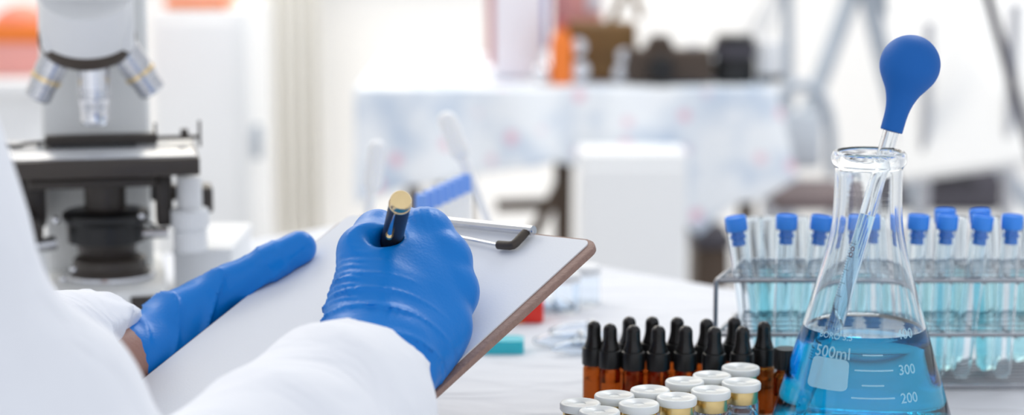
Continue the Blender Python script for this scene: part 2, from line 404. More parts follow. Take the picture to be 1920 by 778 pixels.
# ================================================================== ERLENMEYER FLASK
FX, FY = .2085, 1.15
flask = thing('erlenmeyer_flask', (FX, FY, TZ), 'large conical glass flask half full of bright blue liquid, marked 500ml', 'flask')
OUT = [(0, .0015), (.045, .0008), (.0505, .0022), (.0528, .0065), (.0531, .012), (.0515, .019), (.0372, .066), (.0268, .102), (.0231, .116), (.0209, .127), (.0200, .138), (.0197, .150), (.0197, .1625),
       (.0203, .1640), (.0216, .1655), (.0221, .1685), (.0216, .1712), (.0203, .1728), (.0187, .1728)]
WL = .0020
INN = [(.0178, .1715), (.0177, .150), (.0180, .138), (.0189, .127), (.0211, .1155), (.0248, .1015), (.0352, .0655), (.0495, .019), (.0511, .012), (.0507, .007), (.0485, .0042), (.044, .0033), (0, .004)]
def smoothp(p, it=2):
    for _ in range(it):
        q = [p[0]]
        for i in range(len(p)-1):
            a, b = p[i], p[i+1]
            q += [(a[0]*.75+b[0]*.25, a[1]*.75+b[1]*.25), (a[0]*.25+b[0]*.75, a[1]*.25+b[1]*.75)]
        q.append(p[-1]); p = q
    return p
OUTS, INNS = smoothp(OUT), smoothp(INN)
MB().ring(OUTS+INNS, (FX, FY, TZ+.0005), n=72).build('glass_body', 'glass', flask, angle=180)
def rad_at(prof, z):
    ps = sorted(prof, key=lambda p: p[1]); 
    for (r0, z0), (r1, z1) in zip(ps, ps[1:]):
        if z0 <= z <= z1 and z1 > z0: return r0+(r1-r0)*(z-z0)/(z1-z0)
    return ps[-1][0]
LZ = .0675                                                            # liquid level above the base
lp = [p for p in INNS[::-1] if p[1] < LZ-.0005 and p[0] > .02]
ins = [(r+.0004, z) for r, z in lp]
ins[0] = (ins[0][0], .0038)
rl = rad_at([p for p in INNS if p[1] > .01], LZ)
prof = [(1e-5, .0038)]+ins+[(rl+.0004, LZ+.0012), (rl-.0012, LZ+.0001), (rl-.003, LZ-.0002), (1e-5, LZ-.0002)]
MB().lathe(prof, (FX, FY, TZ+.0005), n=72, cap0=False, cap1=False).build('blue_liquid', 'blue', flask, angle=180)
# printed scale and lettering, wrapped on the cone
def conez(v, phi=0):
    lo, hi = .0, .12
    for _ in range(40):
        m = (lo+hi)/2; r = rad_at(OUTS[6:], m); P = (FX+r*math.sin(phi), FY-r*math.cos(phi), TZ+m)
        if pv(P) > v: lo = m
        else: hi = m
    return m
def wrap(phi, z, off=.00018):
    r = rad_at([p for p in OUTS if p[1] > .008], z)+off
    return (FX+r*math.sin(phi), FY-r*math.cos(phi), TZ+.0005+z)
def phi_of(u, v):
    ph = 0
    for _ in range(12):
        z = conez(v, ph); r = rad_at(OUTS[6:], z); d = (FY-r*math.cos(ph))*math.cos(PIT)+.29*math.sin(PIT)
        ph = math.asin(max(-.98, min(.98, ((u-960)/FPX*d-FX)/r)))
    return ph, conez(v, ph)
def patch(outline, u, v, wm, hm, name, label=None):
    """flat outline (-.5...5) wrapped on the cone round pixel (u,v), size in metres"""
    ph, z = phi_of(u, v); r = rad_at(OUTS[6:], z); b = bmesh.new()
    N = 12; grid = [[None]*(N+1) for _ in range(N+1)]
    for i in range(N+1):
        for j in range(N+1):
            x, y = i/N-.5, j/N-.5
            rr = .16                                                  # round the corners
            ax, ay = abs(x), abs(y)
            if ax > .5-rr and ay > .5-rr:
                dx, dy = ax-(.5-rr), ay-(.5-rr); l = math.hypot(dx, dy)
                if l > rr: x = math.copysign(.5-rr+dx*rr/l, x); y = math.copysign(.5-rr+dy*rr/l, y)
            grid[i][j] = b.verts.new(wrap(ph+x*wm/r, z+y*hm))
    for i in range(N):
        for j in range(N): b.faces.new([grid[i][j], grid[i+1][j], grid[i+1][j+1], grid[i][j+1]])
    q = MB(); q.bm.free(); q.bm = b
    return q.build(name, 'ink', flask)
patch(None, 1551, 702, .0252, .0175, 'writing_patch')
def text_on_cone(txt, u, v, size, name, xs=1.0):
    cu = bpy.data.curves.new('t', 'FONT'); cu.body = txt; cu.size = 1; cu.resolution_u = 3; cu.align_x = 'CENTER'; cu.align_y = 'CENTER'; cu.offset = .012
    to = bpy.data.objects.new('t', cu); COL.objects.link(to); dg = bpy.context.evaluated_depsgraph_get(); dg.update()
    me = bpy.data.meshes.new_from_object(to.evaluated_get(dg)); bpy.data.objects.remove(to); bpy.data.curves.remove(cu)
    ph, z = phi_of(u, v); r = rad_at(OUTS[6:], z)
    for vt in me.vertices: vt.co = Vector(wrap(ph+vt.co.x*size*xs/r, z+vt.co.y*size))
    me.name = name; return link_mesh(name, me, 'ink', flask, world_loc(flask), False)
text_on_cone('500ml', 1558, 663, .0092, 'volume_lettering')
text_on_cone('BORO 3.3', 1563, 632, .0050, 'grade_lettering')
text_on_cone('400', 1693, 628, .0078, 'scale_number')
text_on_cone('300', 1699, 695, .0078, 'scale_number')
text_on_cone('200', 1705, 748, .0078, 'scale_number')
for (u0, u1, v) in ((1615, 1653, 668), (1601, 1673, 697), (1615, 1657, 725), (1596, 1678, 749)):
    p0, z0 = phi_of(u0, v); p1, _ = phi_of(u1, v); zc = conez(v, (p0+p1)/2); b = bmesh.new(); row = []
    for i in range(13):
        ph = p0+(p1-p0)*i/12; row.append([b.verts.new(wrap(ph, zc-.00042)), b.verts.new(wrap(ph, zc+.00042))])
    for a, c in zip(row, row[1:]): b.faces.new([a[0], c[0], c[1], a[1]])
    q = MB(); q.bm.free(); q.bm = b; q.build('scale_line', 'ink', flask)
# ================================================================== GLASS PIPETTE WITH BLUE BULB, standing in the flask
ptop = np.array(Y(1672, 243, FY+.004)); pbot = np.array([FX-.0335, FY-.006, TZ+.0095])
pa = (ptop-pbot); PL = np.linalg.norm(pa); pa = pa/PL
pip = thing('graduated_pipette', pbot, 'graduated glass pipette with a blue rubber bulb leaning in the flask', 'pipette')
pr = .0047
MB().ring([(.0008, 0), (.0022, .0005), (.0034, .012), (pr, .030), (pr, PL-.001), (.0052, PL+.004), (.0052, PL+.012), (.0044, PL+.012), (pr-.0011, PL), (pr-.0011, .030), (.0024, .012), (.0008, .002)], pbot, pa, 32).build('glass_tube', 'glass', pip, angle=60)
PLQ = PL*(605-405)/(605-240)*.985+.05
MB().lathe([(1e-5, .004), (.0016, .006), (.0026, .012), (pr-.0009, .030), (pr-.0009, .1300), (pr-.0009, .1305), (1e-5, .1305)], pbot, pa, 24, False, False).build('drawn_liquid', 'paleblue', pip, angle=60)
tk = MB(); side = np.cross(pa, [0, 1, 0]); side /= np.linalg.norm(side)
for i in range(46):
    h = .040+i*.0016; wd = .0022 if i % 5 else .0040; ctr = pbot+pa*h
    base = math.atan2(-1, 0)
    e2 = np.cross(pa, side); pts = []
    for s_ in range(5):
        an = -.35+(.20 if i % 5 else .36)*s_
        # front-right of the tube
        pts.append(ctr+(pr+.0001)*(side*math.cos(an)*-1*-1 + e2*math.sin(an)*(1 if e2[1] < 0 else -1)))
    tk.tube(pts, .00016, 4)
tk.build('graduation_scale', 'tick', pip)
nb = MB()
for h in (.1055,):
    ctr = pbot+pa*h; e2 = np.cross(pa, side); e2 = e2 if e2[1] < 0 else -e2
    for q in range(2):
        c0 = ctr+pa*(q*.0034)
        ring = []
        for k in range(9):
            an = 2*PI*k/9; aa = .75+.22*math.cos(an)
            ring.append(c0+pa*(.0013*math.sin(an))+(pr+.00012)*(side*math.cos(aa)+e2*math.sin(aa)))
        nb.tube(ring, .00026, 5, True)
nb.build('scale_numeral', 'redtick', pip)
# bulb: axis bends a touch more than the tube
bpos = ptop-pa*.001; bdir = np.array(Y(1706, 122, FY+.008))-bpos; bl = np.linalg.norm(bdir); bdir /= bl; R_ = .01765
BP = [(.0053, 0), (.0064, 0.0), (.0066, .0006), (.0066, .004), (.0067, .010), (.0075, .016), (.0098, .0228), (.0128, bl-R_*.72)]
BP += [(R_*math.cos(a), bl+R_*math.sin(a)) for a in np.linspace(-.62, PI/2-.02, 16)] + [(1e-5, bl+R_)]
MB().lathe(smoothp(BP, 1), bpos, bdir, 48, True, False).build('rubber_bulb', 'bulb', pip, angle=60)
# ================================================================== TEST TUBE RACK
RY0, RY1 = 1.262, 1.337; TZS = (.8236, .7878, .7535)
fl = Z(1343, 527, TZS[0]); bl_ = Z(1391, 488, TZS[0]); xl0, xl1 = fl[0], bl_[0]; RY1 = bl_[1]; xr0, xr1 = .432, .412
rack = thing('test_tube_rack', ((xl0+xr0)/2, 1.3, TZ), 'three tier stainless wire test tube rack behind the flask', 'rack')
def rk(x, y, z): return (x, y, z)
for nm, z in zip(('top_tier', 'middle_tier', 'bottom_tier'), TZS):
    q = MB()
    fr = [(xl0, RY0, z), (xr0, RY0, z), (xr1, RY1, z), (xl1, RY1, z)]
    pts = []
    for i in range(4):
        p, nx, pv_ = Vector(fr[i]), Vector(fr[(i+1) % 4]), Vector(fr[i-1])
        pts += [p+(pv_-p).normalized()*.004, p+(pv_-p).normalized()*.001+(nx-p).normalized()*.001, p+(nx-p).normalized()*.004]
    q.tube(pts, .0015, 10, True)
    NW = 5 if nm != 'bottom_tier' else 8
    for i in range(1, NW):
        t_ = i/NW; y = RY0+(RY1-RY0)*t_; xa = xl0+(xl1-xl0)*t_; xb = xr0+(xr1-xr0)*t_
        q.tube([(xa, y, z-.0004), (xb, y, z-.0004)], .00075, 6)
    if nm != 'bottom_tier':
        xx = xl0+.0235
        while xx < xr0-.02:
            q.tube([(xx, RY0-.001, z-.0019), (xx-.002, (RY0+RY1)/2, z-.0019), (xx-.004, RY1+.0005, z-.0019)], .0008, 6); xx += .0215
    q.build(nm, 'rackwire', rack)
for (x, y) in ((xl0, RY0), (xr0, RY0), (xr1, RY1), (xl1, RY1)):
    MB().cyl((x, y, TZ+.0002), (x, y, TZS[0]), .0015, n=10).build('post', 'rackwire', rack)
# ---- test tubes
def make_tube(capped, fill, label, cap_lab=None):
    root = thing('test_tube', (0, 0, 0), label, 'test tube', 'glass test tubes standing in the wire rack')
    r, L_, w_ = .0064, .100, .0009
    hs = [(r*math.sin(a), r-r*math.cos(a)) for a in np.linspace(.02, PI/2, 9)]
    hi_ = [((r-w_)*math.sin(a), r-(r-w_)*math.cos(a)) for a in np.linspace(PI/2, .02, 9)]
    MB().ring(hs+[(r, L_-.001), (r+.0003, L_-.0004), (r, L_), (r-w_, L_)]+hi_, n=28).build('glass_wall', 'tubeglass', root, angle=50)
    if fill:
        ri = r-w_+.0002
        hl = [(ri*math.sin(a), r-ri*math.cos(a)) for a in np.linspace(.01, PI/2, 8)]
        MB().lathe(hl+[(ri, r+.001), (ri, fill-.001), (ri, fill), (ri-.0008, fill-.0006), (1e-5, fill-.0007)], n=28, cap1=False).build('teal_liquid', 'teal', root, angle=60)
    if capped:
        MB().lathe([(1e-5, L_-.0095), (.0042, L_-.0095), (.0045, L_-.009), (.0040, L_-.0055), (.0053, L_-.0045), (.0053, L_-.0035), (.0043, L_-.003), (.0043, L_-.0001), (.0066, L_+.0002), (.0070, L_+.001), (.0071, L_+.0085), (.0067, L_+.0095), (.0060, L_+.0095), (.0056, L_+.0085), (1e-5, L_+.0085)],
                   n=32, cap0=False, cap1=False).build('stopper', 'cap', root, angle=35)
    return root
protos = {}
def place_tube(ut, vt, ub, vb, y, capped, fill, label):
    key = (capped, fill)
    top = np.array(Y(ut, vt, y)); bot = np.array(Y(ub, vb, y)); 
    bot[2] = TZS[2]+.0018+.0064; 
    d = Vector(top-bot).normalized()
    base = Vector(bot)-d*.0064
    if key not in protos: o = protos[key] = make_tube(capped, fill, label)
    else: o = dup(protos[key], label)
    o.location = base; o.rotation_mode = 'QUATERNION'; o.rotation_quaternion = Vector((0, 0, 1)).rotation_difference(d)
    return o
yF, yM, yB = 1.274, 1.298, 1.324
FRONT = [(1380, 1416, 'blue stoppered test tube at the left end of the wire rack'),
         (1475, 1464, 'upright blue stoppered test tube second from the rack left end'),
         (1540, 1500, 'blue stoppered test tube leaning left just beside the flask neck'),
         (1591, 1582, 'blue stoppered test tube seen through the left of the flask'),
         (1641, 1640, 'blue stoppered test tube seen through the flask behind the pipette'),
         (1722, 1700, 'blue stoppered test tube just right of the flask shoulder'),
         (1776, 1752, 'blue stoppered test tube second to the right of the flask'),
         (1842, 1800, 'blue stoppered test tube leaning left, third right of the flask'),
         (1898, 1876, 'blue stoppered test tube at the right edge of the photo')]
for ut, ub, lab in FRONT: place_tube(ut, 416, ub, 735, yF, True, 0, lab)
MIDDLE = [(1772, 1768, 'blue stoppered test tube hidden behind the second one right of the flask'), (1838, 1846, 'blue stoppered test tube hidden behind the third one right of the flask')]
for ut, ub, lab in MIDDLE: place_tube(ut, 410, ub, 715, yM, True, .062, lab)
BACK = [(1412, 1432, .058, 'open test tube leaning beside the left end stopper of the rack'),
        (1441, 1441, .066, 'upright open test tube with teal liquid between two left stoppers'),
        (1474, 1476, .062, 'open test tube directly behind the second stoppered tube from left'),
        (1500, 1508, .060, 'open test tube with teal liquid right of the second stopper'),
        (1553, 1545, .062, 'open test tube behind the stopper beside the flask neck'),
        (1612, 1610, .062, 'open teal filled test tube seen through the flask, left one'),
        (1668, 1668, .060, 'open teal filled test tube seen through the flask, right one'),
        (1731, 1729, .060, 'open test tube behind the first stopper right of the flask'),
        (1796, 1788, .066, 'open test tube with teal liquid behind the second stopper right of flask'),
        (1855, 1858, .060, 'open test tube behind the leaning third stopper right of flask'),
        (1917, 1908, .064, 'open test tube cut by the right edge of the photo')]
for ut, ub, fl_, lab in BACK: place_tube(ut, 407, ub, 705, yB, False, fl_, lab)
# ================================================================== AMBER DROPPER BOTTLES
def make_dropper(label):
    r0 = thing('dropper_bottle', (0, 0, 0), label, 'bottle', 'amber dropper bottles in two rows')
    R0, H = .0068, .0325
    MB().ring([(1e-5, 0), (R0-.001, 0), (R0, .001), (R0, H-.004), (R0-.0006, H-.002), (.0052, H), (.0052, H+.006), (.0042, H+.006), (.0042, H-.001), (R0-.0012, H-.004), (R0-.0012, .0016), (1e-5, .0016)], n=36).build('amber_glass', 'amber', r0, angle=50)
    MB().lathe([(1e-5, .0014), (R0-.0009, .0014), (R0-.0009, .022), (1e-5, .022)], n=36, cap0=False, cap1=False).build('oil', 'oil', r0, angle=50)
    H2 = H-.0015
    MB().lathe([(.0070, H2), (.0074, H2+.0006), (.0074, H2+.0100), (.0070, H2+.0110), (.0055, H2+.0113), (1e-5, H2+.0113)], n=48, cap1=False, ripple=.006).build('collar', 'plasticblack', r0, angle=30)
    H3 = H2+.0113
    bp = [(.0060, H3-.0005), (.0061, H3+.0004), (.0055, H3+.0022), (.0049, H3+.0042), (.0044, H3+.0072), (.0043, H3+.0122)]+[(.0043*math.cos(a), H3+.0123+.0043*math.sin(a)) for a in np.linspace(.15, PI/2-.01, 9)]
    MB().lathe(bp, n=32, cap1=True).build('rubber_teat', 'rubberblack', r0, angle=60)
    return r0
HB = .0325-.0015+.0113+.0166
dp = None
DB = [(1114, 601, 'leftmost dropper bottle with orange lit body in front row'), (1144, 606, 'second dropper bottle from the left in the front row'),
      (1188, 609, 'third dropper bottle from the left in the front row'), (1235, 610, 'fourth dropper bottle from the left in the front row'),
      (1286, 610, 'fifth dropper bottle from the left in the front row'), (1340, 612, 'sixth dropper bottle from left, in front of the rack post'),
      (1393, 611, 'seventh dropper bottle in the front row, behind the white capped vials'), (1433, 602, 'rightmost dropper bottle, beside the ribbed screw cap bottle'),
      (1180, 600, 'dropper bottle in the back row, behind the third front one'), (1223, 600, 'dropper bottle in the back row, behind the fourth front one'),
      (1270, 601, 'dropper bottle in the back row, behind the fifth front one'), (1325, 604, 'dropper bottle in the back row, behind the sixth front one'), (1377, 601, 'dropper bottle in the back row, behind the seventh front one')]
for i, (u, v, lab) in enumerate(DB):
    P = Z(u, v, TZ+HB)
    if i >= 8: P = Z(u, v-7, TZ+HB)
    if dp is None: o = dp = make_dropper(lab)
    else: o = dup(dp, lab)
    o.location = (P[0], P[1], TZ); o.rotation_euler = (0, 0, i*.7)
# screw cap bottle
P = Z(1475, 652, TZ+.0475)
sb = thing('screw_cap_bottle', (P[0], P[1], TZ), 'amber bottle with a short ribbed black screw cap beside the flask', 'bottle')
c = (P[0], P[1], TZ)
MB().ring([(1e-5, 0), (.0068, 0), (.0078, .001), (.0078, .029), (.0074, .031), (.0056, .033), (.0056, .040), (.0046, .040), (.0046, .032), (.0066, .029), (.0066, .0016), (1e-5, .0016)], c, n=36).build('amber_glass', 'amber', sb, angle=50)
MB().lathe([(1e-5, .0014), (.0068, .0014), (.0068, .018), (1e-5, .018)], c, n=36, cap0=False, cap1=False).build('oil', 'oil', sb, angle=50)
MB().lathe([(.0068, .0345), (.0074, .0348), (.0074, .0460), (.0069, .0472), (1e-5, .0475)], c, n=60, cap1=False, ripple=.016).build('screw_cap', 'plasticblack', sb, angle=25)
# ================================================================== VIALS WITH FLIP CAPS
def make_vial(label):
    r0 = thing('vial', (0, 0, 0), label, 'vial', 'small glass vials with white flip caps and gold crimps')
    R0 = .0112
    MB().ring([(1e-5, .001), (R0-.0012, 0), (R0, .0012), (R0, .0205), (R0-.0008, .0228), (.0088, .0252), (.0068, .0268), (.0066, .0275), (.0066, .0305), (.0092, .0310), (.0092, .0350), (.0055, .0350), (.0055, .027), (.0080, .0245), (R0-.0012, .0205), (R0-.0012, .0018), (1e-5, .0022)], n=44).build('glass_body', 'vialglass', r0, angle=60)
    MB().lathe([(1e-5, .0022), (R0-.0016, .0022), (R0-.0016, .0120), (R0-.004, .0135), (1e-5, .0128)], n=36, cap0=False, cap1=False).build('powder', 'powder', r0)
    MB().lathe([(.0078, .0302), (.0094, .0300), (.0097, .0306), (.0097, .0372), (.0092, .0380), (1e-5, .0380)], n=44, cap0=True, cap1=False).build('gold_crimp', 'goldband', r0, angle=35)
    MB().lathe([(.0085, .0379), (.0110, .0377), (.0114, .0384), (.0114, .0412), (.0110, .0419), (.0100, .0421), (.0094, .0417), (.0035, .0416), (.0030, .0410), (1e-5, .0410)], n=44, cap1=False).build('flip_cap', 'lid', r0, angle=50)
    return r0
vp = None
VL = [(1389, 688, 'vial at the far right end of the back row, by the dropper bottles'), (1335, 703, 'vial second from the right in the back row'),
      (1284, 714, 'vial third from the right in the back row'), (1219, 730, 'vial fourth from the right in the back row'),
      (1152, 740, 'vial in the back row below the orange lit dropper bottle'), (1088, 755, 'vial at the left end of the back row'),
      (1390, 716, 'front row vial farthest right, its clear neck showing'), (1333, 731, 'vial second from the right in the front row'),
      (1269, 744, 'vial third from the right in the front row'), (1198, 756, 'vial fourth from the right in the front row'),
      (1124, 770, 'nearest vial at the left end of the front row')]
for i, (u, v, lab) in enumerate(VL):
    P = Z(u, v, TZ+.0418); o = vp = make_vial(lab) if vp is None else vp
    if i: o = dup(vp, lab)
    o.location = (P[0], P[1], TZ); o.rotation_euler = (0, 0, i*.9)
# ================================================================== CLIPBOARD, PAPER AND PEN
BO = np.array([-.10379, 1.25114, .86991]); BE = np.array([.72855, -.68379, .04056]); BD = np.array([-.60905, -.67374, -.41849]); BN = np.array([-.31348, -.28019, .90732])
BD = BD-(BD@BE)*BE; BD /= np.linalg.norm(BD); BN = np.cross(BE, -BD); BN /= np.linalg.norm(BN)
BW, BLn = .212, .277
def bp_(s, t_, h=0): return BO+BE*s+BD*t_+BN*h
def Pl(u, v, h=0): r = ray(u, v); return CAM+r*(((BO+BN*h-CAM)@BN)/(r@BN))
def st(P): d = P-BO; return d@BE, d@BD
cb = thing('clipboard', bp_(BW/2, BLn, -.004), 'brown hardboard clipboard with a wire clip held over the table', 'clipboard')
MB().prism(rrect(0, BW, 0, BLn, .011), BO, BE, BD, BN, -.0042, -.0009, .0006).build('board', 'hardboard', cb, angle=50)
o = MB().prism(rrect(.0022, BW-.0062, .0022, BLn-.006, .005), BO, BE, BD, BN, -.0008, .0, 0).build('paper_sheet', 'paper', angle=50)
tag(o, 'blank white paper clipped on the brown clipboard', 'paper')
s1, t1 = st(Pl(1000, 433, .004)); t1 = max(t1, .004)
q = MB(); sA = BW-s1
q.tube([bp_(sA-.004, t1, .0042), bp_(s1, t1, .0042)], .0030, 14)
q.build('spring_rod', 'steel', cb)
kA = [st(Pl(*p, .004)) for p in ((985, 437), (962, 461), (934, 458), (880, 446), (845, 438))]
hgt = [.0042, .004, .0036, .0032, .0028]
wire = [bp_(s1+.0005, t1+.001, .0042)]+[bp_(a, b, h) for (a, b), h in zip(kA, hgt)]
wire += [bp_(BW-a, b, h) for (a, b), h in list(zip(kA, hgt))[::-1]]+[bp_(sA-.0045, t1+.001, .0042)]
MB().tube(wire, .0011, 8).build('wire_clip', 'steel', cb)
g1 = [bp_(a, b, h) for (a, b), h in zip(kA[:3], hgt)]
def bend(p):                                                            # round the elbow of the sleeve
    p = [np.array(x) for x in p]; a, b, c = p; return [a, a+(b-a)*.78, b+(a-b)*.06+(c-b)*.06, b+(c-b)*.25, c]
MB().tube(bend(g1), .0026, 12).build('rubber_grip', 'browngrip', cb)
MB().tube(bend([bp_(BW-a, b, h) for (a, b), h in zip(kA[:3], hgt)]), .0026, 12).build('rubber_grip', 'browngrip', cb)
# ---- pen
penE = Q(752, 375, 1.022); PA = np.array([.149, -.82, .558]); PA /= np.linalg.norm(PA)
ln = ((penE-BO)@BN)/(PA@BN); penT = penE-PA*(ln-.0004)
pen = thing('fountain_pen', penT, 'black capped pen with a gold end held in the right glove', 'pen')
LP = ln
MB().lathe([(.0005, 0), (.0012, .004), (.0026, .014), (.0045, .020), (.0050, .040), (.0053, .075), (.0054, LP-.060)], penT, PA, 32).build('barrel', 'penblack', pen, angle=50)
MB().lathe([(.0056, LP-.062), (.0058, LP-.060), (.0058, LP-.008), (.0057, LP-.0062)], penT, PA, 32).build('cap', 'penblack', pen, angle=50)
MB().lathe([(.0058, LP-.0064), (.0060, LP-.0060), (.0060, LP-.0050), (.0057, LP-.0048), (.0057, LP-.0012), (.0053, LP), (1e-5, LP+.0002)], penT, PA, 40, True, False).build('gold_finial', 'gold', pen, angle=40)
pe1 = np.cross(PA, RT); pe1 /= np.linalg.norm(pe1); pe1 = pe1 if pe1@UP > 0 else -pe1; pe2 = np.cross(PA, pe1)
toC = CAM-penE; toC -= (toC@PA)*PA; toC /= np.linalg.norm(toC)
cs = np.cross(PA, toC)
c0 = toC*math.cos(.25)+cs*math.sin(.25)*(1 if (cs@RT) < 0 else -1)
def pc(h, k): return penT+PA*h+c0*k
MB().tube([pc(LP-.006, .0064), pc(LP-.010, .0072), pc(LP-.024, .0078), pc(LP-.030, .0072)], [.0003, .0005, .0012, .0013], 8).build('pocket_clip', 'chrome', pen)
MB().lathe([(.0020, 0), (.0021, .0025)], pc(LP-.0325, .0072), PA, 12).build('clip_band', 'gold', pen)
# ================================================================== THE PERSON
fdir = E2
Wr = Q(706, 664, 1.035)
MC = {'i': Q(797, 440, 1.090), 'm': Q(832, 488, 1.083), 'r': Q(846, 548, 1.075), 'p': Q(836, 612, 1.062)}
FING = {'i': [MC['i'], Q(757, 424, 1.125), Q(724, 488, 1.142), Q(713, 532, 1.140)],
        'm': [MC['m'], Q(815, 474, 1.120), Q(758, 505, 1.138), Q(724, 548, 1.132)],
        'r': [MC['r'], Q(838, 535, 1.103), Q(786, 556, 1.106), Q(760, 585, 1.095)],
        'p': [MC['p'], Q(836, 600, 1.072), Q(796, 606, 1.080), Q(772, 626, 1.078)]}
FR = {'i': (.0118, .0102, .0092, .0080), 'm': (.0122, .0105, .0092, .0080), 'r': (.0116, .0098, .0088, .0078), 'p': (.0105, .0088, .0078, .0070)}
TH = [Q(697, 588, 1.050), Q(688, 474, 1.066), Q(706, 436, 1.092), Q(722, 478, 1.116)]; THR = (.0190, .0158, .0120, .0100)
Elb = Q(250, 1040, .835); Sho = Q(-290, 300, .775)
fa = (Elb-Wr)/np.linalg.norm(Elb-Wr)
hb = (MC['m']+Wr)/2
def glove_r(P):
    palm = None
    for k, r_ in (('i', .0135), ('m', .0135), ('r', .0135), ('p', .0130)):
        st0 = Wr+(MC[k]-MC['m'])*.55
        d = rc(P, st0, MC[k], .0195, r_); palm = d if palm is None else smin(palm, d, .012)
    palm = smin(palm, rc(P, Wr+fa*.035, Wr-fa*.01, .0245, .0245), .012)
    palm = smin(palm, rc(P, Q(750, 668, 1.035), Q(806, 640, 1.055), .0215, .0165), .012)        # heel of the hand on the paper
    palm = smin(palm, rc(P, Wr, TH[0], .022, THR[0]), .016)
    palm = smin(palm, rc(P, TH[0], TH[1], THR[0], THR[1]), .014)
    palm = smin(palm, rc(P, Q(735, 560, 1.062), Q(742, 505, 1.075), .018, .014), .02)           # web between thumb and index
    fing = None
    for k in 'imrp':
        c_ = chain(P, FING[k], FR[k], .004); fing = c_ if fing is None else smin(fing, c_, .0022)
    d = smin(palm, fing, .007)
    d = smin(d, chain(P, TH[1:], THR[1:], .005), .004)
    kn = None
    for k in 'imr':                                                                             # knuckle ridges under the rubber
        d = smin(d, rc(P, MC[k]*.85+Wr*.15, MC[k], .006, .0125), .008)
    pen_c = rc(P, penT, penE+PA*.03, .0050, .0064)
    d = smax(d, -pen_c, .003)
    # creases: sharp ridges round the wrist, fine pleats on the thumb side, pleats by the web
    ax = (P-Wr)@(-fa); c1 = P-Q(700, 740, 1.02); rr = np.linalg.norm(c1, axis=-1)
    w1 = np.clip(1-np.abs(ax+.004)/.032, 0, 1)
    ridge = (1-np.abs(np.sin(rr*330+lump(P, 26)*1.5)))**4
    d = d-w1*ridge*.0031*(.7+.3*lump(P, 60))
    uax = (TH[1]-TH[0])/np.linalg.norm(TH[1]-TH[0]); tt = (P-TH[0])@uax
    lx = (P-TH[0])@RT
    w2 = np.clip(1-np.abs(tt-.012)/.026, 0, 1)*np.clip(-lx/.012, 0, 1)
    d = d-w2*(.5+.5*np.sin(tt*1500+lx*420+lump(P, 50)))*.0016
    wp = np.clip(1-np.linalg.norm(P-(MC['i']+np.array([-.006, -.004, .010])), axis=-1)/.018, 0, 1)
    d = d-wp*(.5+.5*np.sin(((P-penE)@RT)*1500+((P-penE)@UP)*600))*.0011
    vl = rc(P, Q(688, 420, 1.050), Q(728, 470, 1.062), .0045, .0035)
    d = smax(d, -vl, .010)
    for (ua, va, ub, vb, dp) in ((700, 418, 722, 462, 1.052), (676, 440, 716, 474, 1.050)):
        d = d-np.clip(1-np.abs(rc(P, Q(ua, va, dp), Q(ub, vb, dp+.01), .0, .0)-.009)/.0045, 0, 1)*.0006
    d = d-.0005*lump(P, 110)
    return d
person = thing('person', (O[0]-.25*E2[0]-.0, O[1]-.25*E2[1], 0), 'person in a white lab coat and blue gloves writing on a clipboard', 'person')
pl_ = world_loc(person)
me = surface('glove', glove_r, Q(560, 780, 1.05)-np.array([.0, .11, .0]), Q(930, 350, 1.05)+np.array([.0, .13, .01]), .00125)
tag(link_mesh('glove', me, 'glove', person, pl_, True, 180), 'blue nitrile glove on the writing hand')
# ---- left glove, thumb on top of the board, fingers below it
LW = Q(290, 668, 1.205)
LE = Q(-230, 760, 1.02); lf = (LE-LW)/np.linalg.norm(LE-LW)
LT = [Q(345, 602, 1.212), Q(432, 536, 1.218), Q(506, 493, 1.216), Q(562, 464, 1.222)]; LTR = (.0165, .0130, .0110, .0106)
LM = [Q(455, 588, 1.245), Q(462, 622, 1.240), Q(458, 655, 1.232), Q(440, 690, 1.222)]
def lfinger(i):
    s0, t0 = st(LM[i]); tq = t0+(.000, .004, .006, .006)[i]
    ds = (.040, .044, .041, .032)[i]
    return [LM[i], bp_(s0+ds, tq-.004, -.0155), bp_(s0+ds*1.62, tq-.006, -.0145), bp_(s0+ds*2.1, tq-.006, -.0140)]
LF = [lfinger(i) for i in range(4)]
def glove_l(P):
    palm = None
    for i in range(4):
        d = rc(P, LW+(LM[i]-LM[1])*.4, LM[i], .0185, .0115); palm = d if palm is None else smin(palm, d, .012)
    palm = smin(palm, rc(P, LW+lf*.030, LW-lf*.012, .0262, .0255), .016)
    palm = smin(palm, rc(P, LW, LT[0], .020, LTR[0]), .014)
    palm = smin(palm, rc(P, LT[0], LT[1], LTR[0], LTR[1]), .012)
    fing = None
    for i in range(4):
        c_ = chain(P, LF[i], (.0105, .0090, .0082, .0074), .004); fing = c_ if fing is None else smin(fing, c_, .002)
    board = np.maximum(np.maximum(np.abs((P-BO)@BN+.0022)-.0024, -((P-BO)@BE)), -((P-BO)@BD))
    under = smin(palm, fing, .006)
    d = smin(under, chain(P, LT[1:], LTR[1:], .005), .004)
    d = np.maximum(d, -board)
    ax = (P-LW)@(-lf); lx = (P-LW)@UP
    w1 = np.clip(1-np.abs(ax-.012)/.055, 0, 1)
    dg = ax*.8-lx*.45
    d = d-w1*((1-np.abs(np.sin(dg*200+lump(P, 24)*1.3)))**3)*.0034
    jx = np.linalg.norm(P-LT[2], axis=-1); tu = (LT[3]-LT[1])/np.linalg.norm(LT[3]-LT[1]); ja = (P-LT[2])@tu
    wj = np.clip(1-jx/.022, 0, 1)
    d = d-wj*((1-np.abs(np.sin(ja*330+.6)))**3)*.0024
    d = np.where(ax < .03, np.maximum(d, -((P-Q(261, 640, 1.2))@RT)-.0010*np.sin((P@UP)*420)), d)
    return d-.0004*lump(P, 100)
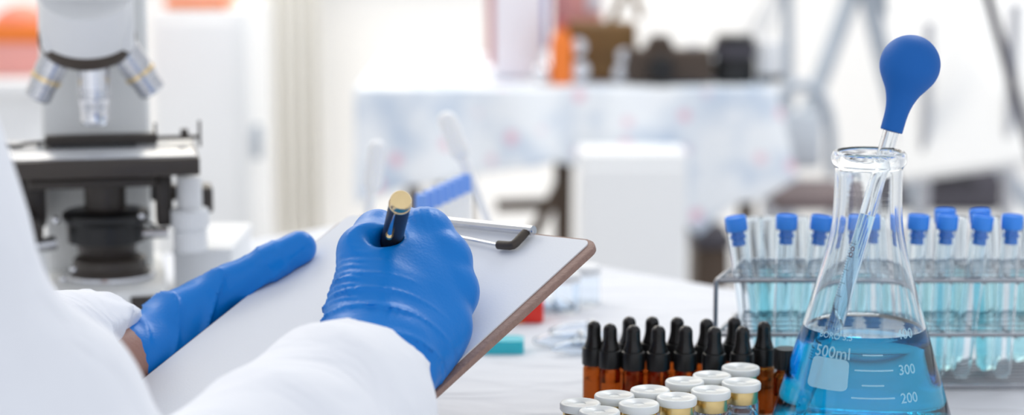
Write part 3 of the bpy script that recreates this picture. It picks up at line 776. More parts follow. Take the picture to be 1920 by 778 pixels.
mn = np.min(np.array([p for f_ in LF for p in f_]+LT+[LW]), 0)-.04; mx_ = np.max(np.array([p for f_ in LF for p in f_]+LT+[LW]), 0)+.03
me = surface('glove', glove_l, mn, mx_, .0015)
tag(link_mesh('glove', me, 'glove', person, pl_, True, 180), 'blue nitrile glove holding the clipboard edge')
# ---- body (one continuous surface) : trunk, neck, head with a face, arms, legs
right = E1
LSh = Sho-right*.36+np.array([0, 0, .0]); chest = (Sho+LSh)/2+np.array([0, 0, -.02]); neck = chest-fdir*.01+np.array([0, 0, .09]); head = neck+fdir*.055+np.array([0, 0, .135])
hip = chest-fdir*.07; hip[2] = .53
Kr = hip+fdir*.36+right*.11; Kr[2] = .50; Kl = hip+fdir*.36-right*.11; Kl[2] = .50
def frame(x): return np.stack([right, fdir, np.array([0, 0, 1.])], 1)
Rb = frame(0)
def body_fn(P):
    d = smin(rc(P, chest+right*.09, hip+right*.05, .085, .10), rc(P, chest-right*.09, hip-right*.05, .085, .10), .06)
    d = smin(d, chain(P, [Elb, Q(54, 790, .83), Q(-150, 530, .80), Sho-right*.02], (.036, .032, .034, .044), .02), .02); d = smin(d, chain(P, [Elb, Q(528, 912, .92), Q(642, 770, .975), Wr+fa*.012], (.036, .034, .030, .0225), .015), .015)
    d = smin(d, rc(P, LSh+right*.03, LE, .048, .036), .03); d = smin(d, rc(P, LE, LW-lf*.005, .036, .0235), .02)
    d = smin(d, rc(P, chest+np.array([0, 0, .04]), neck+np.array([0, 0, .05]), .055, .05), .03)
    hd = smin(ell(P, head+np.array([0, 0, .02]), (.074, .092, .098), Rb), rc(P, head+fdir*.045+np.array([0, 0, -.055]), head+fdir*.05+np.array([0, 0, -.07]), .042, .034), .03)
    hd = smin(hd, rc(P, head+fdir*.092+np.array([0, 0, .012]), head+fdir*.108+np.array([0, 0, -.016]), .008, .012), .012)    # nose
    for s_ in (-1, 1):
        hd = smax(hd, -rc(P, head+fdir*.096+right*s_*.022+np.array([0, 0, .014]), head+fdir*.094+right*s_*.034+np.array([0, 0, .014]), .011, .011), .012)
        hd = smin(hd, ell(P, head+fdir*.076+right*s_*.029+np.array([0, 0, .013]), (.013, .012, .010), Rb), .003)            # eyes
        hd = smin(hd, ell(P, head+right*s_*.078-fdir*.005+np.array([0, 0, .002]), (.009, .018, .030), Rb), .006)             # ears
    hd = smin(hd, rc(P, head+fdir*.090+right*.018+np.array([0, 0, -.045]), head+fdir*.090-right*.018+np.array([0, 0, -.045]), .006, .006), .006)
    d = smin(d, hd, .02)
    for s_, K in ((1, Kr), (-1, Kl)):
        A_ = K.copy(); A_[2] = .09
        d = smin(d, rc(P, hip+right*s_*.09, K, .080, .058), .04); d = smin(d, rc(P, K, A_, .056, .038), .02); d = smin(d, rc(P, A_+np.array([0, 0, -.05]), A_+fdir*.15+np.array([0, 0, -.06]), .036, .028), .02)
    return d
allp = np.array([Sho, LSh, Elb, LE, Wr, LW, head, hip, Kr, Kl]); lo = allp.min(0)-.16; hi = allp.max(0)+.16; lo[2] = -.01
me = surface('body', body_fn, lo, hi, .0065)
link_mesh('body', me, 'skin', person, pl_, True, 180)
def hair_fn(P):
    d = ell(P, head+np.array([0, 0, .03])-fdir*.008, (.083, .100, .101), Rb); q = (P-head)@fdir; z = P[..., 2]-head[2]
    d = smin(d, rc(P, head-fdir*.09+np.array([0, 0, .02]), head-fdir*.12+np.array([0, 0, -.10]), .035, .022), .03)
    cut = smax(q-.045-z*.25, -.03-z-np.clip(-q*2, 0, .06), .02)
    return smax(d, cut, .01)
me = surface('hair', hair_fn, head-.17, head+.16, .005); link_mesh('hair', me, 'hair', person, pl_, True, 180)
def trouser_fn(P):
    d = None
    for s_, K in ((1, Kr), (-1, Kl)):
        A_ = K.copy(); A_[2] = .11
        e = smin(rc(P, hip+right*s_*.085, K, .094, .072), rc(P, K, A_, .070, .056), .03); d = e if d is None else smin(d, e, .02)
    d = smin(d, rc(P, hip, hip+np.array([0, 0, .08]), .13, .12), .05)
    return d-.003*lump(P, 25)
me = surface('trousers', trouser_fn, np.minimum(Kl, hip)-.25, np.maximum(Kr, hip)+.25, .009); link_mesh('trousers', me, 'trousers', person, pl_, True, 180)
# ---- lab coat
S1 = Wr+fa*.030
RS = [Q(700, 690, 1.012), Q(642, 770, .975), Q(528, 912, .92), Q(290, 1075, .84)]; RSR = (.0280, .0425, .054, .056)
US = [Q(130, 990, .83), Q(54, 775, .83), Q(-40, 690, .82), Q(-165, 490, .80), Sho]; USR = (.058, .0465, .0450, .0475, .058)
LS = [LW+lf*.026, LW+lf*.055, LW+lf*.085, LE]; LSR = (.0265, .0425, .0445, .052)
UL = [LE, LSh]
NCUT = -fa*.72+UP*.66; NCUT /= np.linalg.norm(NCUT)
collar0 = neck+np.array([0, 0, -.01])
def coat_fn(P):
    tr = smin(rc(P, chest+right*.09, hip+right*.07, .105, .125), rc(P, chest-right*.09, hip-right*.07, .105, .125), .06)
    tr = smin(tr, rc(P, Sho-right*.02, LSh+right*.02, .062, .062), .04)
    tr = smin(tr, rc(P, chest, collar0, .08, .066), .03)
    ra = chain(P, RS, RSR, .02)
    ua = smin(chain(P, US, USR, .006), rc(P, US[1], Q(158, 766, .84), .0465, .026), .006)
    la = smin(chain(P, LS, LSR, .012), rc(P, LE, LSh, .058, .062), .03)
    d = smin(tr, ua, .03)
    d = smin(d, la, .03)
    d = smin(d, ra, .010)
    # cuffs: end cleanly, gathered
    axr = (P-RS[0])@fa; nearR = np.linalg.norm(P-RS[0], axis=-1) < .075
    # folds
    e1 = P-Q(430, 900, .90)
    fold = (1-np.abs(np.sin(((P-RS[0])@fa)*62+lump(P, 12)*1.4)))**2
    wR = np.clip(1-np.abs((P-RS[0])@fa-.07)/.10, 0, 1)*np.clip(1-np.linalg.norm(P-RS[1], axis=-1)/.13, 0, 1)
    d = d-wR*fold*.005
    d = d-.0028*lump(P, 24)-.0012*lump(P, 60)
    # gathers of the left cuff
    axl = (P-LS[0])@lf; wl = np.clip(1-np.abs(axl-.012)/.034, 0, 1)*(np.linalg.norm(P-LS[1], axis=-1) < .09)
    rv = P-LS[0]; vv = rv-axl[..., None]*lf; an = np.arctan2(vv@UP, vv@np.cross(lf, UP))
    d = d-wl*(np.sin(an*17+axl*60)*.0016+(1-np.abs(np.sin(axl*150+an*1.5)))*.0030)
    anr = np.arctan2((P-RS[0])@UP, (P-RS[0])@np.cross(fa, UP)); wr_ = np.clip(1-np.abs(axr)/.02, 0, 1)*nearR
    d = d-wr_*(np.sin(anr*9)+.6*np.sin(anr*23+1))*.0009
    # hollow inside of the cuffs
    d = np.where(nearR, np.maximum(d, (P-Q(700, 652, 1.0))@NCUT+.0024*np.sin(anr*10+.5)), d)
    nearL = np.linalg.norm(P-LS[0], axis=-1) < .07
    d = np.where(nearL, np.maximum(d, (P-Q(252, 622, 1.19))@(RT*.87-UP*.48)+.0012*np.sin(an*15)), d)
    d = smax(d, -(rc(P, collar0, neck+np.array([0, 0, .2]), .056, .06)), .006)
    hem = .40-P[..., 2]
    return np.maximum(d, hem)
cp = np.array(RS+US+LS+[LSh, chest, hip]); lo = cp.min(0)-.14; hi = cp.max(0)+.10; lo[2] = .395; hi[0] = Wr[0]+.05; hi[1] = LW[1]+.06
me = surface('lab_coat', coat_fn, lo, hi, .0038)
link_mesh('lab_coat', me, 'coat', person, pl_, True, 180)
# stool under the person
stl = thing('stool', (hip[0], hip[1], 0), 'round black stool under the person in the lab coat', 'stool')
MB().lathe([(.16, .335), (.18, .345), (.185, .37), (.17, .39), (1e-5, .395)], (hip[0], hip[1], 0), n=40, cap1=False).build('seat', 'plasticblack', stl)
MB().cyl((hip[0], hip[1], .05), (hip[0], hip[1], .336), .025).build('post', 'steel', stl)
MB().lathe([(.2, 0), (.2, .015), (.05, .04), (.028, .06)], (hip[0], hip[1], 0), n=40).build('base', 'steel', stl)
# ================================================================== MICROSCOPE
MYc = 1.50
def mq(u, v, y=MYc): return Y(u, v, y)
mic = thing('microscope', (mq(190, 590)[0], MYc, TZ), 'grey laboratory microscope with three objectives on the left of the table', 'microscope')
PXM = 1.525/FPX                                                          # metres per pixel at the microscope
mx0 = mq(190, 400)[0]
def zz(v, y=MYc): return Y(960, v, y)[2]
def xx_(u, y=MYc): return Y(u, 400, y)[0]
# base
HX = .0046                                                               # higher parts sit a little further right along the line of sight
q = MB(); q.box((mx0+.002, MYc+.02, TZ+.0135), (.092, .20, .026), .006); q.box((xx_(200), MYc-.045, TZ+.0168), (.084, .07, .0328), .006); q.build('base', 'micgrey', mic)
MB().box((xx_(262), MYc-.081, TZ+.0225), (.020, .003, .013), .001).build('display_window', 'micblack', mic)
# pillar / arm
q = MB(); yb = MYc+.075; ao = .0149+HX*.6
q.box(((xx_(83, yb)+xx_(278, yb))/2+ao, yb, (TZ+.02+1.04)/2), (xx_(278, yb)-xx_(83, yb), .06, 1.04-TZ-.02), .008)
q.box((xx_(165)+HX, MYc+.01, 1.035), (.085, .16, .05), .010); q.build('arm', 'micgrey', mic)
# nosepiece
tilt = Vector((0, -.55, 1)).normalized(); tc0 = Vector((xx_(164)+HX, MYc-.012, zz(68)))
q = MB()
q.lathe([(.0345, .002), (.0340, .010), (.0335, .030), (.0325, .036)], tc0, tilt, 56)
q.box((xx_(166)+HX, MYc-.002, zz(20)), (.068, .066, .06), .006); q.build('nosepiece_head', 'miclight', mic)
MB().lathe([(.0, -.014), (.026, -.013), (.034, -.007), (.0358, -.003), (.0362, .0), (.0355, .003), (.034, .004)], tc0, tilt, 56, False, True).build('turret_ring', 'rim', mic)
def objective(p, d, sc=1, ls=1, mat='chrome'):
    d = Vector(d).normalized(); p = Vector(p)
    o = MB().lathe([(.0100*sc, 0), (.0118*sc, .0005), (.0118*sc, .018*ls), (.0112*sc, .0185*ls), (.0112*sc, .027*ls), (.0104*sc, .028*ls), (.0104*sc, .038*ls), (.0085*sc, .040*ls), (.0050*sc, .0405*ls)], p, d, 36).build('objective', mat, mic, angle=35)
    MB().lathe([(.0121*sc, 0), (.0121*sc, .003)], p+d*.021*ls, d, 36).build('band', 'gold' if mat != 'chrome' else 'steel', o)
    return o
objective((xx_(173)+HX, MYc-.020, zz(112)), (.0, -.02, -1), 1.0, 1.17)
objective((xx_(113)+HX, MYc-.016, zz(92)), (-.50, .10, -1), .98, 1.0, 'steel')
objective((xx_(226)+HX, MYc-.016, zz(88)), (.66, .10, -1), 1.02, 1.02, 'steel')
# stage
sy0, sy1 = MYc-.075, MYc+.045; zs = .8795
xl, xr = xx_(-45, sy0), xx_(336, sy0)
MB().box(((xl+xr)/2, (sy0+sy1)/2, zs-.0065), (xr-xl, sy1-sy0, .013), .0015).build('stage', 'micblack', mic)
MB().box(((xl+xr)/2, (sy0+sy1)/2+.002, zs+.0006), (xr-xl-.004, sy1-sy0-.006, .0012), .0004).build('stage_plate', 'stagetop', mic)
q = MB(); yh = MYc+.005
q.box(((xx_(95, yh)+xx_(300, yh))/2, yh, zs+.0055), (xx_(300, yh)-xx_(95, yh), .010, .008), .001)
q.box(((xx_(290, yh)+xx_(380, yh))/2, yh, zs+.0055), (xx_(380, yh)-xx_(290, yh), .004, .003), .0005)
q.box((xx_(378, yh), yh, zs+.008), (.0022, .004, .020), .0005); q.box((xx_(296, yh), yh, zs+.010), (.002, .004, .014), .0005); q.box((xx_(350, yh), yh, zs+.0085), (.006, .006, .007), .001)
q.tube([(xx_(95, yh), yh, zs+.0045), (xx_(60, yh), yh, zs+.0035), (xx_(45, yh), yh-.004, zs+.0022), (xx_(0, yh), yh-.004, zs+.0022)], .0014, 8)
q.build('slide_holder', 'micblack', mic)
o = MB().box((xx_(170), MYc-.006, zs+.0022), (.074, .026, .0012), .0002, Matrix.Rotation(.2, 3, 'Z')).build('glass_slide', 'clearplastic'); tag(o, 'glass slide lying on the microscope stage', 'slide')
# below the stage
MB().box(((xx_(62)+xx_(290))/2, MYc+.005, zz(333)), (xx_(290)-xx_(62), .07, .008), .002).build('slide_carriage', 'micblack', mic)
MB().box(((xx_(20)+xx_(88))/2, MYc+.03, (zz(330)+zz(432))/2), (xx_(88)-xx_(20), .03, zz(330)-zz(432)), .004).build('rack_bracket', 'micblack', mic)
MB().box(((xx_(290)+xx_(322))/2, MYc-.0, (zz(330)+zz(420))/2), (xx_(322)-xx_(290), .03, zz(326)-zz(424)), .003).build('knob_bracket', 'micblack', mic)
cx, cy = xx_(198), MYc-.010
MB().lathe([(.017, zz(398)), (.017, zz(388)), (.0155, zz(385)), (.0155, zz(336)), (.013, zz(334))], (cx, cy, 0), n=40).build('condenser', 'micblack', mic, angle=40)
MB().lathe([(.0295, zz(446)), (.0295, zz(412)), (.0315, zz(408)), (.0325, zz(402)), (.0325, zz(394)), (.030, zz(390)), (.016, zz(388))], (cx, cy, 0), n=48).build('diaphragm_ring', 'plasticblack', mic, angle=40)
MB().lathe([(.0215, zz(482)), (.0225, zz(446))], (cx, cy, 0), n=40).build('condenser_mount', 'micblack', mic)
MB().lathe([(.0325, TZ+.0325), (.0325, zz(512)), (.030, zz(508)), (.030, zz(496)), (.0275, zz(490)), (.027, zz(474)), (.024, zz(470)), (.012, zz(472))], (cx+.002, cy-.012, 0), n=48).build('illuminator', 'micblack', mic, angle=35)
MB().lathe([(.0335, TZ+.0325), (.0345, TZ+.0350), (.0335, TZ+.037)], (cx+.002, cy-.012, 0), n=48).build('illuminator_trim', 'steel', mic)
for (u, v, l) in ((108, 398, 'c'), (262, 395, 'c'), (118, 508, 'c'), (138, 490, 'c')):
    MB().ball((xx_(u), MYc-.03, zz(v)), .0032).build('screw', 'chrome', mic)
q = MB(); q.tube([(cx+.025, cy-.012, zz(402)), (xx_(288), cy-.02, zz(416))], .0012, 8); q.build('diaphragm_lever', 'plasticblack', mic)
MB().cyl((xx_(240), cy-.005, zz(434)), (xx_(312), cy-.01, zz(432)), .0042).build('centering_screw', 'steel', mic)
MB().cyl((xx_(104), cy-.005, zz(446)), (xx_(58), cy-.012, zz(450)), .0055).build('centering_screw', 'steel', mic)
MB().cyl((xx_(45), MYc, zz(428)), (xx_(45), MYc-.02, zz(430)), .016).build('focus_knob', 'micblack', mic)
kx = xx_(352); ky = MYc-.02
MB().lathe([(.0096, zz(392)), (.0096, zz(328))], (kx, ky, 0), n=32).build('stage_drive', 'miclight', mic)
MB().lathe([(.0130, zz(424)), (.0142, zz(422)), (.0142, zz(392)), (.0130, zz(388))], (kx, ky, 0), n=56, ripple=.02).build('stage_knob', 'whiteplastic', mic, angle=20)
MB().lathe([(.0118, zz(466)), (.0125, zz(464)), (.0125, zz(430)), (.0112, zz(426)), (.0112, zz(422))], (kx, ky, 0), n=56, ripple=.02).build('stage_knob', 'whiteplastic', mic, angle=20)
MB().box((xx_(386), MYc+.02, zz(384)), (.0105, .03, zz(346)-zz(394)), .002).build('limit_stop', 'micblack', mic)
MB().box((xx_(330), MYc+.02, zz(372)), (xx_(395)-xx_(300), .012, .012), .002).build('stop_arm', 'micblack', mic)
mic.rotation_euler = (0, 0, .2)
# white carton beside it
cbx = thing('carton', (xx_(362), 1.60, TZ), 'low white carton on the table right of the microscope', 'box')
MB().box((xx_(362), 1.60, TZ+.020), (.046, .12, .038), .002).build('box_body', 'whiteplastic', cbx)
MB().box((xx_(362), 1.60, TZ+.041), (.048, .122, .006), .002).build('box_lid', 'whiteplastic', cbx)
o = MB().box((xx_(28, 1.56), 1.60, TZ+.024), (.05, .07, .046), .003).build('carton', 'whiteplastic'); tag(o, 'small white carton on the table left of the microscope', 'box')
# ================================================================== SMALL BLUE-CAPPED TUBES, THEIR RACK, TRANSFER PIPETTES
def Yz(u, v, z): return Z(u, v, z)
a0 = Z(790, 359, .853); a1 = Z(872, 323, .853)
dv = np.array([a1[0]-a0[0], a1[1]-a0[1], 0]); dl = np.linalg.norm(dv); dv /= dl; pe = np.array([dv[1], -dv[0], 0])
mr = thing('micro_tube_rack', (a0+dv*dl/2+pe*.008)*np.array([1, 1, 0])+np.array([0, 0, TZ]), 'white plastic rack holding the row of small blue capped tubes', 'rack')
Rm = Matrix((tuple(map(float, dv)), tuple(map(float, -pe)), (0, 0, 1))).transposed()
ctr = (a0+dv*dl/2+pe*.012); 
MB().box((ctr[0], ctr[1], TZ+.022), (dl+.03, .052, .042), .003, Rm).build('rack_block', 'whiteplastic', mr)
MB().box((ctr[0]+pe[0]*.03, ctr[1]+pe[1]*.03, TZ+.020), (dl+.01, .02, .036), .003, Rm).build('rack_step', 'milky', mr)
def make_micro(label):
    r0 = thing('sample_tube', (0, 0, 0), label, 'tube', 'small blue capped tubes behind the clipboard')
    MB().lathe([(1e-5, 0), (.0035, .001), (.0046, .012), (.0048, .044)], n=20, cap0=False).build('tube_body', 'milky', r0, angle=40)
    MB().lathe([(.0044, .043), (.0047, .044), (.0047, .056), (.0043, .058), (1e-5, .058)], n=24, cap1=False).build('cap', 'capsmall', r0, angle=40)
    return r0
mp_ = None
for row in range(1):
    for i in range(7):
        p = a0+dv*(dl*i/6)+pe*(.018*row)
        names = ['nearest', 'second', 'third', 'fourth', 'fifth', 'sixth', 'farthest']
        lab = f"small blue capped tube in the white rack, {names[i]} counting away from the pen"
        o = make_micro(lab) if mp_ is None else dup(mp_, lab)
        mp_ = mp_ or o
        if row == 1 and i in (5, 6): pass
        o.location = (p[0], p[1], TZ+.0432+.0)
def tpip(top, bot, label, rb=.0073):
    top, bot = np.array(top), np.array(bot); d = (bot-top); L_ = np.linalg.norm(d); d /= L_
    r0 = thing('transfer_pipette', bot, label, 'pipette', 'white plastic transfer pipettes')
    pr_ = [(rb*math.sin(a), rb-rb*math.cos(a)) for a in np.linspace(.02, PI/2, 7)]+[(rb*1.0, .020), (rb*1.04, .034), (rb*.98, .037), (rb*.60, .041)]
    MB().lathe(pr_, top, d, 28).build('squeeze_bulb', 'milky', r0, angle=60)
    MB().lathe([(rb*.60, .0405), (rb*.56, .05), (.0032, L_*.8), (.0010, L_)], top, d, 20).build('stem', 'milky', r0, angle=60)
    return r0
bk = Y(672, 520, 1.56)
beaker = thing('beaker', (bk[0], bk[1], TZ), 'small glass beaker behind the clipboard holding a transfer pipette', 'beaker')
MB().ring([(1e-5, 0), (.016, 0), (.018, .002), (.018, .040), (.0195, .043), (.018, .0425), (.0168, .040), (.0168, .003), (1e-5, .003)], (bk[0], bk[1], TZ), n=40).build('glass_wall', 'tubeglass', beaker)
tpip(Y(709, 262, 1.555), (bk[0], bk[1], TZ+.0042), 'white transfer pipette standing upright just left of the pen')
e_ = a1+pe*.030; e_[2] = TZ+.04
tpip(Y(832, 210, 1.575), (e_[0]+pe[0]*.0, e_[1]+pe[1]*.0, TZ+.0385), 'white transfer pipette leaning over the blue capped tubes', .0078)
# ---- loose things on the cloth, right of the clipboard
pR = Z(992, 604, TZ); o = thing('plastic_block', (pR[0], pR[1], TZ), 'red plastic block behind the clipboard edge', 'block')
MB().box((pR[0], pR[1], TZ+.010), (.022, .018, .019), .003).build('block_body', 'red', o); MB().box((pR[0]-.010, pR[1]-.002, TZ+.0035), (.014, .014, .006), .002).build('flange', 'orange', o)
pT = Z(940, 660, TZ); o = MB().prism(rrect(-.016, .016, -.010, .010, .003), (pT[0], pT[1], TZ), (1, 0, 0), (0, 1, 0), (0, 0, 1), .0003, .010, .002).build('tube_holder', 'tealplastic'); tag(o, 'teal plastic piece on the cloth behind the clipboard edge', 'holder')
def micro_clear(p, ang, label, z=0):
    r0 = thing('microtube', (p[0], p[1], TZ+.0058+z), label, 'tube', 'clear plastic microtubes lying on the cloth')
    d = Vector((math.cos(ang), math.sin(ang), 0)); c_ = Vector((p[0], p[1], TZ+.0060+z))
    MB().lathe([(.0012, 0), (.0022, .001), (.0052, .014), (.0052, .034), (.0044, .034), (.0044, .014), (.0012, .003)], c_, d, 20).build('tube_body', 'clearplastic', r0)
    MB().lathe([(.0058, .034), (.0058, .037), (.004, .038)], c_, d, 20).build('snap_cap', 'milky', r0)
    return r0
SPOT = [(1000, 655, .3, 'clear microtube lying nearest the clipboard edge'), (1035, 668, .15, 'clear microtube lying in front of the others on the cloth'),
        (1030, 638, .5, 'clear microtube lying behind the nearest ones'), (1075, 590, 2.4, 'clear microtube lying farthest right near the white caps'),
        (1045, 588, 2.6, 'clear microtube leaning behind the red block'), (1070, 655, .45, 'clear microtube lying nearest the amber dropper bottles')]
for (u, v, a, lab) in SPOT: micro_clear(Z(u, v, TZ), a, lab)
for (u, v, lab) in ((1100, 560, 'clear plastic jar with a white lid behind the clipboard corner'), (1062, 575, 'second clear plastic jar, nearer the clipboard edge')):
    p = Z(u, v+10, TZ); r0 = thing('jar', (p[0], p[1], TZ), lab, 'jar')
    MB().ring([(1e-5, .0004), (.0095, .0004), (.0105, .0015), (.0105, .024), (.0095, .026), (.0095, .0018), (1e-5, .0018)], (p[0], p[1], TZ), n=28).build('jar_wall', 'clearplastic', r0)
    MB().lathe([(.0108, .024), (.0112, .025), (.0112, .030), (.0104, .031)], (p[0], p[1], TZ), n=28).build('jar_lid', 'whiteplastic', r0)
# ================================================================== BACKGROUND
# table with floral oilcloth and brown folding legs
BY = 3.30; BZ = .742
bx0, bx1 = Y(680, 165, BY)[0], Y(1443, 165, BY)[0]
bt = thing('folding_table', ((bx0+bx1)/2, BY+.35, 0), 'folding table with dark brown legs under the floral oilcloth', 'table')
MB().box(((bx0+bx1)/2, BY+.36, BZ-.02), (bx1-bx0-.01, .70, .03), .003).build('tabletop', 'whitepaint', bt)
def leg_pair(yy, us):
    for u in us:
        x = Y(u, 300, yy)[0]
        MB().box((x, yy, (BZ-.036)/2), (.030, .030, BZ-.036), .003).build('leg', 'brownwood', bt)
        MB().tube([(x-.002, yy-.02, BZ-.16), (x-.055, yy-.02, BZ-.26)], .011, 8).build('brace', 'brownwood', bt)
leg_pair(BY+.05, (1056,)); leg_pair(BY+.62, (775, 872)); leg_pair(BY+.55, (1400,))
MB().tube([(Y(930, 386, BY+.05)[0], BY+.05, Y(930, 386, BY+.05)[2]), (Y(1056, 382, BY+.05)[0], BY+.05, Y(1056, 382, BY+.05)[2])], .011, 8).build('crossbar', 'brownwood', bt)
# cloth
bm = bmesh.new(); NX, NYc = 110, 14
def hem(u):
    pts = [(640, .20), (760, .16), (900, .14), (1040, .115), (1100, .13), (1200, .17), (1270, .215), (1310, .245), (1360, .20), (1440, .15), (1520, .11)]
    for (a, h0), (b, h1) in zip(pts, pts[1:]):
        if a <= u <= b: return h0+(h1-h0)*(u-a)/(b-a)
    return .12
cx0, cx1 = bx0-.012, bx1+.012
cols = []
for i in range(NX+1):
    x = cx0+(cx1-cx0)*i/NX; u = 960+x*FPX/(BY+.02); colv = []
    for j in range(9): colv.append(bm.verts.new((x, BY+.71-.72*j/8, BZ)))
    H = hem(u)*.98
    for j in range(1, NYc+1):
        t_ = j/NYc; fo = .016*math.sin(x*34+.8*math.sin(x*9))*t_
        colv.append(bm.verts.new((x+(.03*t_ if x > bx1-.05 else 0), BY-.012-fo*1.0-.03*t_, BZ-.004-H*t_)))
    cols.append(colv)
for a, b in zip(cols, cols[1:]):
    for j in range(len(a)-1): bm.faces.new([a[j], b[j], b[j+1], a[j+1]])
w = MB(); w.bm.free(); w.bm = bm; o = w.build('oilcloth', 'floral', angle=45); thicken(o, .0015); tag(o, 'white oilcloth with pink and blue flowers hanging off the far table', 'tablecloth')
# white cupboard below it
def bbox(u0, u1, v0, v1, y, dep, mat, name, label, cat, bev=.006, parent=None, zb=None):
    x0, x1 = Y(u0, 389, y)[0], Y(u1, 389, y)[0]; z1 = Y(960, v0, y)[2]; z0 = Y(960, v1, y)[2] if zb is None else zb
    o = MB().box(((x0+x1)/2, y+dep/2, (z0+z1)/2), (x1-x0, dep, z1-z0), bev).build(name, mat, parent)
    return tag(o, label, cat) if parent is None else o
x0, x1 = Y(1086, 389, 3.12)[0], Y(1288, 389, 3.12)[0]; zt = Y(960, 288, 3.12)[2]
cu = thing('cupboard', ((x0+x1)/2, 3.2, 0), 'white low cupboard standing under the floral oilcloth', 'cabinet')
MB().box(((x0+x1)/2, 3.175, zt/2), (x1-x0, .11, zt), .004).build('carcass', 'whitepaint', cu)
MB().box(((x0+x1)/2, 3.113, zt/2+.02), (x1-x0-.012, .012, zt-.08), .003).build('door', 'whitepaint', cu)
# ---- things on the far table
ty = BY+.06
def on_top(u): return (Y(u, 155, ty)[0], ty, BZ+.0018)
k_ = ty*1.0/FPX*1.01
def sz(px): return px*k_
# camera body with lens facing us
cxm = on_top(1256); cam_o = thing('camera', cxm, 'black camera with a prism hump on the floral table', 'camera')
MB().box((cxm[0], cxm[1]+.02, cxm[2]+sz(33)), (sz(160), .05, sz(64)), .007).build('body', 'cameraleather', cam_o)
MB().prism([(-sz(30), 0), (sz(30), 0), (sz(16), sz(26)), (-sz(16), sz(26))], (cxm[0]-sz(18), cxm[1]+.04, cxm[2]+sz(63)), (1, 0, 0), (0, 0, 1), (0, -1, 0), 0, .036, .003).build('prism_hump', 'cameraleather', cam_o)
MB().lathe([(sz(22), 0), (sz(24), .004), (sz(24), .02), (sz(21), .022), (sz(21), .034)], (cxm[0]-sz(18), cxm[1]-.002, cxm[2]+sz(29)), (0, -1, 0), 36).build('lens', 'plasticblack', cam_o)
MB().box((cxm[0]+sz(44), cxm[1]+.02, cxm[2]+sz(68)), (sz(22), .025, sz(7)), .002).build('dial', 'steel', cam_o)
c_ = on_top(1380); o = thing('lens', (c_[0], c_[1]+.03, c_[2]), 'black camera lens standing upright right of the camera', 'lens')
MB().lathe([(sz(38), 0), (sz(40), .003), (sz(40), sz(40)), (sz(37), sz(43)), (sz(37), sz(86)), (sz(33), sz(90))], (c_[0], c_[1]+.03, c_[2]), n=36).build('barrel', 'plasticblack', o)
MB().lathe([(sz(40.6), sz(50)), (sz(40.6), sz(72))], (c_[0], c_[1]+.03, c_[2]), n=60, ripple=.02).build('focus_ring', 'darkgrey', o, angle=20)
c_ = on_top(1446); o = thing('lens', (c_[0], c_[1]+.02, c_[2]), 'pale grey lens barrel standing between the black lens and window', 'lens')
MB().lathe([(sz(22), 0), (sz(24), .003), (sz(24), sz(60)), (sz(21), sz(78))], (c_[0], c_[1]+.02, c_[2]), n=36).build('barrel', 'miclight', o)
MB().lathe([(sz(25), sz(4)), (sz(25), sz(16))], (c_[0], c_[1]+.02, c_[2]), n=36).build('mount_ring', 'plasticblack', o)
# brown leather case
c_ = on_top(1126); o = thing('camera_case', (c_[0], c_[1]+.06, c_[2]), 'ochre brown leather case on the floral table', 'case')
MB().box((c_[0], c_[1]+.07, c_[2]+sz(56)), (sz(140), .07, sz(110)), .010).build('case_body', 'ochre', o)
MB().box((c_[0]+sz(8), c_[1]+.032, c_[2]+sz(78)), (sz(100), .008, sz(54)), .003).build('flap', 'ochre', o)
for du, dv_, rr in ((-41, 62, 15), (-39, 16, 19), (46, 44, 14), (40, 12, 15)):
    MB().lathe([(sz(rr), 0), (sz(rr), .004), (sz(rr*.7), .006)], (c_[0]+sz(du), c_[1]+.030, c_[2]+sz(dv_+6)), (0, -1, 0), 24).build('buckle', 'chrome', o)
MB().tube([(c_[0]+sz(20), c_[1]+.06, c_[2]+sz(108)), (c_[0]+sz(40), c_[1]+.06, c_[2]+sz(150)), (c_[0]+sz(52), c_[1]+.06, c_[2]+sz(190)), (c_[0]+sz(78), c_[1]+.055, c_[2]+sz(120))], sz(7), 10).build('strap', 'ochre', o)
c_ = on_top(1052); o = thing('bottle', (c_[0], c_[1]+.005, c_[2]), 'orange bottle on the floral table left of the brown case', 'bottle')
MB().lathe([(sz(20), 0), (sz(21), .003), (sz(21), sz(78)), (sz(12), sz(98)), (sz(9), sz(106))], (c_[0], c_[1]+.005, c_[2]), n=28).build('body', 'orange', o); MB().lathe([(sz(12), sz(104)), (sz(12), sz(122))], (c_[0], c_[1]+.005, c_[2]), n=24).build('cap', 'redbook', o)
c_ = on_top(1088); o = thing('carton', (c_[0], c_[1]+.16, c_[2]), 'tall red carton standing behind the brown case', 'box')
MB().box((c_[0], c_[1]+.17, c_[2]+sz(105)), (sz(94), .06, sz(210)), .004).build('box_body', 'pinkred', o); MB().box((c_[0]+sz(31), c_[1]+.139, c_[2]+sz(165)), (sz(30), .004, sz(80)), .001).build('white_label', 'lilac', o)
c_ = on_top(972); o = thing('carton', (c_[0], c_[1]+.10, c_[2]), 'tall lilac white carton with red and indigo edges on the floral table', 'box')
MB().box((c_[0], c_[1]+.12, c_[2]+sz(112)), (sz(96), .08, sz(220)), .003).build('box_body', 'lilac', o)
MB().box((c_[0]-sz(53), c_[1]+.12, c_[2]+sz(124)), (sz(13), .08, sz(196)), .002).build('red_spine', 'redbook', o)
MB().box((c_[0]+sz(52), c_[1]+.12, c_[2]+sz(140)), (sz(10), .08, sz(166)), .002).build('indigo_spine', 'indigo', o)
